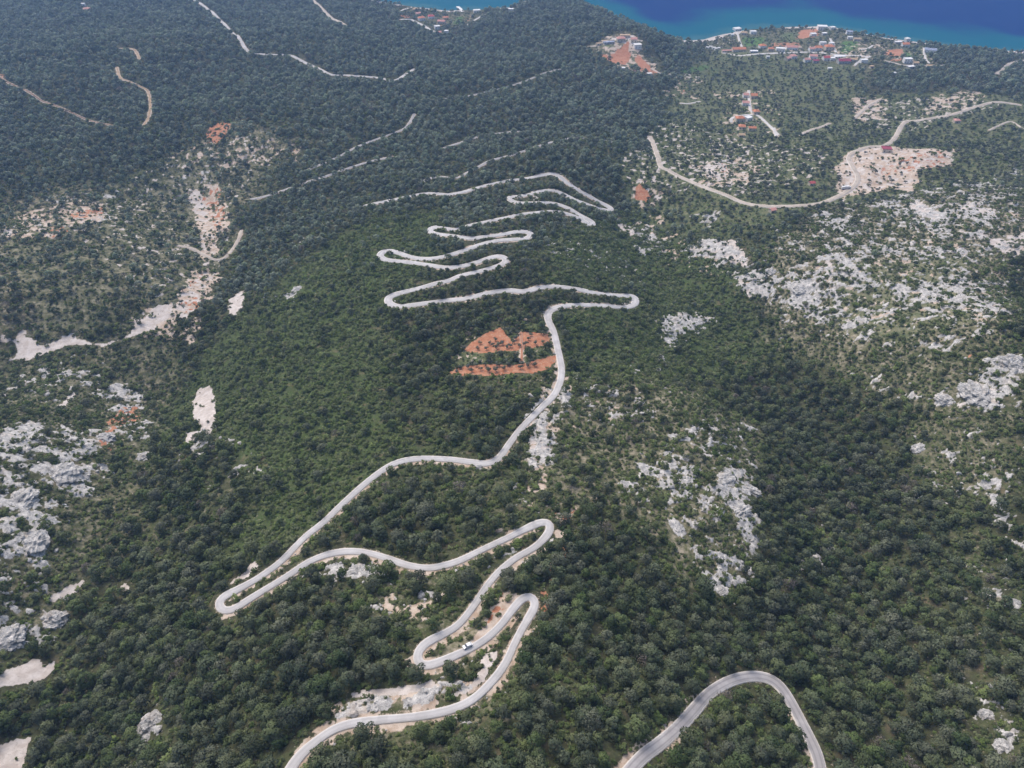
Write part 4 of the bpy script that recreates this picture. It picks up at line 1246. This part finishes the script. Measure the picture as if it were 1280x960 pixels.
# ---- olive groves (too many to count)
P = cands(6, 8.5, 500, 1700)
x, y = P[:, 0], P[:, 1]
rk, sc, rd, gr, zone, rockf, tn = cover(x, y)
keep = RNG.random(len(x)) < zone[:, 2] * (1 - sc * .6) * (1 - rd * .8) * (1 - tn * .75) * np.clip(1 + 1.0 * fbm(x, y, 60, 2, 151), .3, 1.3)
x, y = x[keep], y[keep]; z = ground(x, y)
s = np.clip(RNG.normal(1, .22, len(x)), .5, 1.6)
ok = road_ok(x, y, z, 4.2 * s, 2.4 * s) & (z > 1.0) & ext_ok(x, y, z, 4.2 * s, 2.4 * s)
x, y, z, s = x[ok], y[ok], z[ok], s[ok]
print('olives', len(x))
OCL = [[(a * .9, b * .9, c + 1.6, rr) for a, b, c, rr in bush_clumps(30 + i, 2.3, 2.6)] for i in range(3)]
OLV = [leaf_mesh('crown', OCL[i], 260, .34, M['olive'], 120 + i, .55, .4) for i in range(3)]
OTR = [trunk_mesh('trunk', 2.4, .22, 40 + i, OCL[i], M['bark'], 3) for i in range(3)]
op = [proto('grove_olive', joined('grove_olive', [leaf_mesh('c', OCL[i], 150, .45, M['olive'], 130 + i, .55, .4), OTR[i]])) for i in range(3)]
stuff_object('olive_groves', np.stack([x, y, z - .1], 1), s[:, None] * RNG.uniform(.85, 1.15, (len(x), 3)), RNG.integers(0, 3, len(x)), op)

# ---- olives standing in the red field
FO = {'upper': [(579, 437), (597, 437), (608, 437), (612, 430), (616, 432), (619, 426), (624, 432), (628, 431), (634, 435), (638, 434), (643, 429), (649, 433), (661, 425),
                (664, 420), (669, 430), (679, 429), (657, 432), (638, 417), (634, 414), (642, 414), (647, 418), (600, 430), (620, 436), (645, 424), (677, 418)],
      'lower': [(571, 466), (585, 460), (590, 465), (595, 458), (600, 454), (601, 463), (610, 464), (612, 454), (620, 464), (621, 456), (625, 458), (630, 462), (632, 453), (635, 457),
                (639, 453), (648, 451), (653, 455), (660, 458), (664, 454), (668, 458), (651, 461), (590, 456), (575, 461), (606, 457)]}
for part, lst in FO.items():
    q = at(lst)
    for n, (px, p) in enumerate(zip(lst, q)):
        i = random.randrange(3)
        t = empty('olive_tree', (p[0], p[1], float(ground([p[0]], [p[1]])[0]) - .1), random.uniform(0, 6.28))
        s = random.uniform(.72, 1.05); t.scale = (s, s, s * .95)
        side = 'left half' if px[0] < 640 else 'right half'
        tag(t, f'small olive tree on the {part} red earth terrace, {side}', 'tree', f'olives on the {part} red terrace, {side}')
        link('crown', OLV[i], None, t); link('trunk', OTR[i], None, t)

# ---- the yellow-green bush
p = at([(707, 617)])[0]
t = empty('bush', (p[0], p[1], float(ground([p[0]], [p[1]])[0]) - .1)); tag(t, 'bright yellow-green bush above the tip of the upper switchback bend', 'bush')
link('foliage', leaf_mesh('foliage', bush_clumps(77, 2.6, 3.0), 420, .3, M['bright'], 177, .6, .4), None, t)


# ------------------------------------------------------------------ rocks
def rock_mesh(name, seed, sx, sy, sz, sub=5):
    import bmesh
    bm = bmesh.new(); bmesh.ops.create_icosphere(bm, subdivisions=sub, radius=1)
    v = np.array([q.co for q in bm.verts])
    n = .5 * (ridged(v[:, 0] + v[:, 2] * .5 + seed, v[:, 1] - v[:, 2] * .6, .6, 5, seed) - .6) + .3 * fbm(v[:, 0] * 1.1 + seed * 3, v[:, 1] + v[:, 2], .55, 3, seed + 5, .6)
    st = .2 * np.abs(perlin(v[:, 2] * 3 + v[:, 0] * 1.2, v[:, 0] * 1.5 + v[:, 1] * 2, seed + 9))
    k = 1 + n - st
    for q, c, f in zip(bm.verts, v, k): q.co = (c[0] * f * sx, c[1] * f * sy, max(c[2] * f, -.5) * sz)
    me = bpy.data.meshes.new(name); bm.to_mesh(me); bm.free(); me.materials.append(M['stone'])
    return me


oq = at([o[0] for o in OUT])
for n, ((px, sz, lab), p) in enumerate(zip(OUT, oq)):
    sz = tuple(q * .8 for q in sz); me = rock_mesh('limestone_outcrop', 300 + n, *sz)
    o = link('limestone_outcrop', me, None, None, (p[0], p[1], float(ground([p[0]], [p[1]])[0]) - sz[2] * .42))
    o.rotation_euler = (random.uniform(-.15, .15), random.uniform(-.15, .15), random.uniform(0, 6.28))
    tag(o, lab, 'rock')
# loose stones on the rocky ground and the road banks
P = cands(2.4, 6, 20, 1300)
x, y = P[:, 0], P[:, 1]
rk, sc, rd, gr, zone, rockf, tn = cover(x, y)
d, zr, hw, ri = road_near(x, y)
bk = (d > hw + .8) & (d < hw + 5) & np.isin(ri, [0]) & (height(x, y) > zr)
keep = (RNG.random(len(x)) < np.maximum(np.maximum(rockf * .34, rk * .6), np.where(bk, .3, 0))) & (d > hw + .7)
x, y = x[keep], y[keep]; z = ground(x, y)
s = np.clip(RNG.lognormal(-.55, .5, len(x)), .25, 2.2)
print('stones', len(x))
sp_ = [proto('stone', rock_mesh('stone', 500 + i, 1, .85, .7, 2)) for i in range(4)]
stuff_object('stones', np.stack([x, y, z], 1), s[:, None] * RNG.uniform(.6, 1.3, (len(x), 3)), RNG.integers(0, 4, len(x)), sp_, rot=.5)


# ------------------------------------------------------------------ houses
def box(x0, y0, z0, x1, y1, z1):
    v = [(x0, y0, z0), (x1, y0, z0), (x1, y1, z0), (x0, y1, z0), (x0, y0, z1), (x1, y0, z1), (x1, y1, z1), (x0, y1, z1)]
    f = [(0, 3, 2, 1), (4, 5, 6, 7), (0, 1, 5, 4), (1, 2, 6, 5), (2, 3, 7, 6), (3, 0, 4, 7)]
    return v, f


def boxes(lst):
    V, Fc = [], []
    for b in lst:
        v, f = box(*b); k = len(V); V += v; Fc += [tuple(k + i for i in q) for q in f]
    return V, Fc


WIN = mesh('window', *boxes([(-.6, -.05, -.7, .6, .05, .7)]), M['glass'])
DOOR = mesh('door', *boxes([(-.55, -.06, 0, .55, .06, 2.1)]), M['wood'])


def build_house(i, spec, p):
    px, py, w, d, h, roof, rc, wc, rot, label, cat, name = spec
    zg = float(ground([p[0]], [p[1]])[0])
    t = empty(name, (p[0], p[1], zg), R(rot)); tag(t, label, cat)
    if name == 'beach_hut': t['group'] = 'white huts west of the seaside village'
    hw, hd = w / 2, d / 2
    if roof == 'gable':
        rh = d * .24
        V, Fc = boxes([(-hw, -hd, -2.5, hw, hd, h)]); Fc = [f for f in Fc if f != (4, 5, 6, 7)]
        k = len(V); V += [(-hw, 0, h + rh), (hw, 0, h + rh)]
        Fc += [(7, 4, k), (5, 6, k + 1)]
        e = .5; s = rh / hd
        rv = [(-hw - e, -hd - e, h - e * s + .06), (hw + e, -hd - e, h - e * s + .06), (hw + e, 0, h + rh + .06), (-hw - e, 0, h + rh + .06), (-hw - e, hd + e, h - e * s + .06), (hw + e, hd + e, h - e * s + .06)]
        rv += [(a, b, c + .22) for a, b, c in rv]
        rf = [(0, 3, 2, 1), (3, 4, 5, 2), (6, 7, 8, 9), (9, 8, 11, 10), (0, 1, 7, 6), (4, 10, 11, 5), (0, 6, 9, 3), (3, 9, 10, 4), (1, 2, 8, 7), (2, 5, 11, 8)]
    elif roof == 'hip':
        rh = min(w, d) * .26
        V, Fc = boxes([(-hw, -hd, -2.5, hw, hd, h)])
        e = .5; a = max(0, hw - hd) + .1
        rv = [(-hw - e, -hd - e, h + .02), (hw + e, -hd - e, h + .02), (hw + e, hd + e, h + .02), (-hw - e, hd + e, h + .02),
              (-hw - e, -hd - e, h + .2), (hw + e, -hd - e, h + .2), (hw + e, hd + e, h + .2), (-hw - e, hd + e, h + .2), (-a, 0, h + rh + .2), (a, 0, h + rh + .2)]
        rf = [(0, 3, 2, 1), (0, 1, 5, 4), (1, 2, 6, 5), (2, 3, 7, 6), (3, 0, 4, 7), (4, 5, 9, 8), (5, 6, 9), (6, 7, 8, 9), (7, 4, 8)]
    else:
        V, Fc = boxes([(-hw, -hd, -2.5, hw, hd, h)])
        rv, rf = boxes([(-hw - .25, -hd - .25, h + .01, hw + .25, hd + .25, h + .26), (-hw - .25, -hd - .25, h + .27, hw + .25, -hd, h + .6), (-hw - .25, hd, h + .27, hw + .25, hd + .25, h + .6),
                        (-hw - .25, -hd + .01, h + .27, -hw, hd - .01, h + .6), (hw, -hd + .01, h + .27, hw + .25, hd - .01, h + .6)])
    link('wall', mesh('wall', V, Fc, M[wc]), None, t)
    ro = link('roof', mesh('roof', rv, rf, M[rc]), None, t)
    if roof != 'flat' and w > 9:
        link('chimney', mesh('chimney', *boxes([(-.4, -.4, -1, .4, .4, 1.1)]), M['cream']), None, ro, (hw * .45, hd * .3, h + d * .24 * .7 + .3))
    n = max(1, int(w / 4.5))
    floors = 2 if h >= 5.5 else 1
    for fl in range(floors):
        for k in range(n):
            xx = (k + .5) / n * w - hw
            if fl == 0 and k == n // 2:
                link('door', DOOR, None, t, (xx, -hd - .02, 0)); continue
            link('window', WIN, None, t, (xx, -hd - .02, 1.6 + fl * 2.7))
    if n == 1: link('window', WIN, None, t, (-hw * .55, -hd - .02, 1.6))


for i, (h_, q_) in enumerate(zip(HOUSES, hp)): build_house(i, h_, q_)

# quay in the western cove
q = at([(572, 10), (578, 14), (579, 21)])[:, :2]
xy = spline(q, 4)
t = np.gradient(xy, axis=0); t /= np.linalg.norm(t, axis=1)[:, None]; nn = np.stack([-t[:, 1], t[:, 0]], 1)
prof = [(-3.5, -3), (-3.5, 1.4), (3.5, 1.4), (3.5, -3)]
me = grid_mesh('quay', np.stack([xy[:, 0] + nn[:, 0] * a for a, b in prof], 1), np.stack([xy[:, 1] + nn[:, 1] * a for a, b in prof], 1), np.stack([np.full(len(xy), b) for a, b in prof], 1))
me.polygons.foreach_set('use_smooth', np.zeros(len(me.polygons), bool)); me.materials.append(M['r_white'])
tag(link('quay', me, None), 'white curved quay jutting into the water of the western cove', 'quay')


# ------------------------------------------------------------------ the white car on the switchback, and the lorry on the terrace
def road_pose(px, ri=0):
    p = at([px])[0]; xy, zz = road_pts[ri]
    i = int(np.argmin(np.hypot(xy[:, 0] - p[0], xy[:, 1] - p[1]))); i = min(max(i, 2), len(xy) - 3)
    dv = xy[i + 1] - xy[i - 1]; slope = math.atan2(zz[i + 1] - zz[i - 1], np.hypot(*dv))
    return xy[i], zz[i], math.atan2(dv[1], dv[0]), slope


def extrude(prof, w, inset=0):
    n = len(prof); V = [(a, -w + (inset if b > .95 else 0), b) for a, b in prof] + [(a, w - (inset if b > .95 else 0), b) for a, b in prof]
    Fc = [tuple(range(n))[::-1], tuple(range(n, 2 * n))] + [(i, (i + 1) % n, n + (i + 1) % n, n + i) for i in range(n)]
    return V, Fc


def wheel_mesh(r, w):
    V, Fc = [], []
    for yy in (-w / 2, w / 2):
        for i in range(16): V.append((r * math.cos(i * math.pi / 8), yy, r * math.sin(i * math.pi / 8)))
    Fc = [(i, (i + 1) % 16, 16 + (i + 1) % 16, 16 + i) for i in range(16)] + [tuple(range(16))[::-1], tuple(range(16, 32))]
    return mesh('wheel', V, Fc, M['tyre'])


M['paint'] = simple('white_car_paint', (.75, .75, .75), .04, .5, .3, .5)
M['tyre'] = simple('tyre_rubber', (.03, .03, .03), .2, 4)
M['lamp'] = simple('lamp_glass', (.55, .55, .55), .05, 2, .15, .5)
xy_, zz_, yaw, slope = road_pose((588, 810))
t = empty('car', (xy_[0] + 1.1 * math.sin(yaw), xy_[1] - 1.1 * math.cos(yaw), zz_ + .16), yaw); t.rotation_euler = (0, -slope, yaw)
tag(t, 'small white car driving on the second switchback leg beside a dark tree', 'car')
link('body', mesh('body', *extrude([(-2.0, .35), (-2.05, .8), (-1.7, .95), (-1.35, 1.42), (.35, 1.45), (1.05, .98), (1.85, .85), (2.05, .6), (2.0, .35)], .84, .14), M['paint']), None, t)
link('windscreen', mesh('windscreen', [(.42, -.62, 1.43), (.42, .62, 1.43), (1.04, .70, 1.01), (1.04, -.70, 1.01)], [(0, 3, 2, 1)], M['glass']), None, t, (.02, 0, .025))
link('rear_window', mesh('rear_window', [(-1.37, -.6, 1.40), (-1.37, .6, 1.40), (-1.66, .66, 1.0), (-1.66, -.66, 1.0)], [(0, 1, 2, 3)], M['glass']), None, t, (-.025, 0, .02))
for s in (-1, 1):
    link('side_window', mesh('side_window', *boxes([(-1.25, -.01, 1.0, .6, .01, 1.34)]), M['glass']), None, t, (0, s * .715, 0))
    link('headlight', mesh('headlight', *boxes([(-.05, -.16, -.08, .05, .16, .08)]), M['lamp']), None, t, (2.02, s * .55, .68))
    for xx in (-1.25, 1.25): link('wheel', wheel_mesh(.33, .22), None, t, (xx, s * .76, .33))

p = at([(1057, 236)])[0]
t = empty('lorry', (p[0], p[1], float(ground([p[0]], [p[1]])[0]) + .05), R(12)); tag(t, 'white lorry parked by the loop of the pale track', 'lorry')
link('cab', mesh('cab', *extrude([(3.6, .6), (3.6, 2.7), (5.0, 2.7), (5.6, 1.8), (5.7, .6)], 1.2), M['paint']), None, t)
link('cargo_box', mesh('cargo_box', *boxes([(-5.5, -1.25, .9, 3.4, 1.25, 3.5)]), M['r_white']), None, t)
link('windscreen', mesh('windscreen', [(5.05, -1, 2.66), (5.05, 1, 2.66), (5.58, 1, 1.86), (5.58, -1, 1.86)], [(0, 3, 2, 1)], M['glass']), None, t, (.03, 0, .03))
for xx in (-4.2, -3, 4.6):
    for s in (-1, 1): link('wheel', wheel_mesh(.5, .3), None, t, (xx, s * 1.05, .5))

# ------------------------------------------------------------------ air, sky, sun, camera
v, f = box(-15600, -600, -40, 15600, 15600, 492)
hz = mesh('haze', v, f)
m = bpy.data.materials.new('haze_air'); m.use_nodes = True; nt = m.node_tree; nt.nodes.clear()
vol = nd(nt, 'ShaderNodeVolumePrincipled'); vol.inputs['Density'].default_value = .00012; vol.inputs['Color'].default_value = (.36, .58, 1, 1); vol.inputs['Anisotropy'].default_value = .2
o = nd(nt, 'ShaderNodeOutputMaterial'); nt.links.new(vol.outputs[0], o.inputs['Volume']); hz.materials.append(m)
tag(link('haze', hz, None), kind='stuff')

ELEV, AZ = R(56), R(-35)
sd = Vector((math.sin(AZ) * math.cos(ELEV), math.cos(AZ) * math.cos(ELEV), math.sin(ELEV)))
W = bpy.data.worlds.new('World'); S.world = W; W.use_nodes = True; nt = W.node_tree
bg = nt.nodes['Background']; sky = nt.nodes.new('ShaderNodeTexSky'); sky.sky_type = 'NISHITA'
sky.sun_disc = False; sky.sun_elevation = ELEV; sky.sun_rotation = AZ; sky.air_density = 1; sky.dust_density = 4; sky.ozone_density = 1
nt.links.new(sky.outputs[0], bg.inputs[0]); bg.inputs[1].default_value = .125
L = bpy.data.lights.new('sun', 'SUN'); L.energy = 1.4; L.angle = R(42); L.color = (1, .95, .88)
so = bpy.data.objects.new('sun', L); COL.objects.link(so); so.rotation_euler = (-sd).to_track_quat('-Z', 'Y').to_euler(); so.location = (0, 0, 600)

C = bpy.data.cameras.new('camera'); co = bpy.data.objects.new('camera', C); COL.objects.link(co)
co.location = (0, 0, CAMZ); co.rotation_euler = (R(90) - PITCH, 0, 0)
C.sensor_width = 36; C.lens = 36 * F / 1280; C.clip_start = 1; C.clip_end = 40000
S.camera = co
S.view_settings.view_transform = 'Standard'; S.view_settings.look = 'None'; S.view_settings.exposure = .68; S.view_settings.gamma = 1
S.render.engine = 'CYCLES'
S.cycles.max_bounces = 6; S.cycles.diffuse_bounces = 3; S.cycles.volume_bounces = 1; S.cycles.transparent_max_bounces = 6
S.cycles.use_denoising = True; S.cycles.denoiser = 'OPENIMAGEDENOISE'
S.cycles.use_adaptive_sampling = False
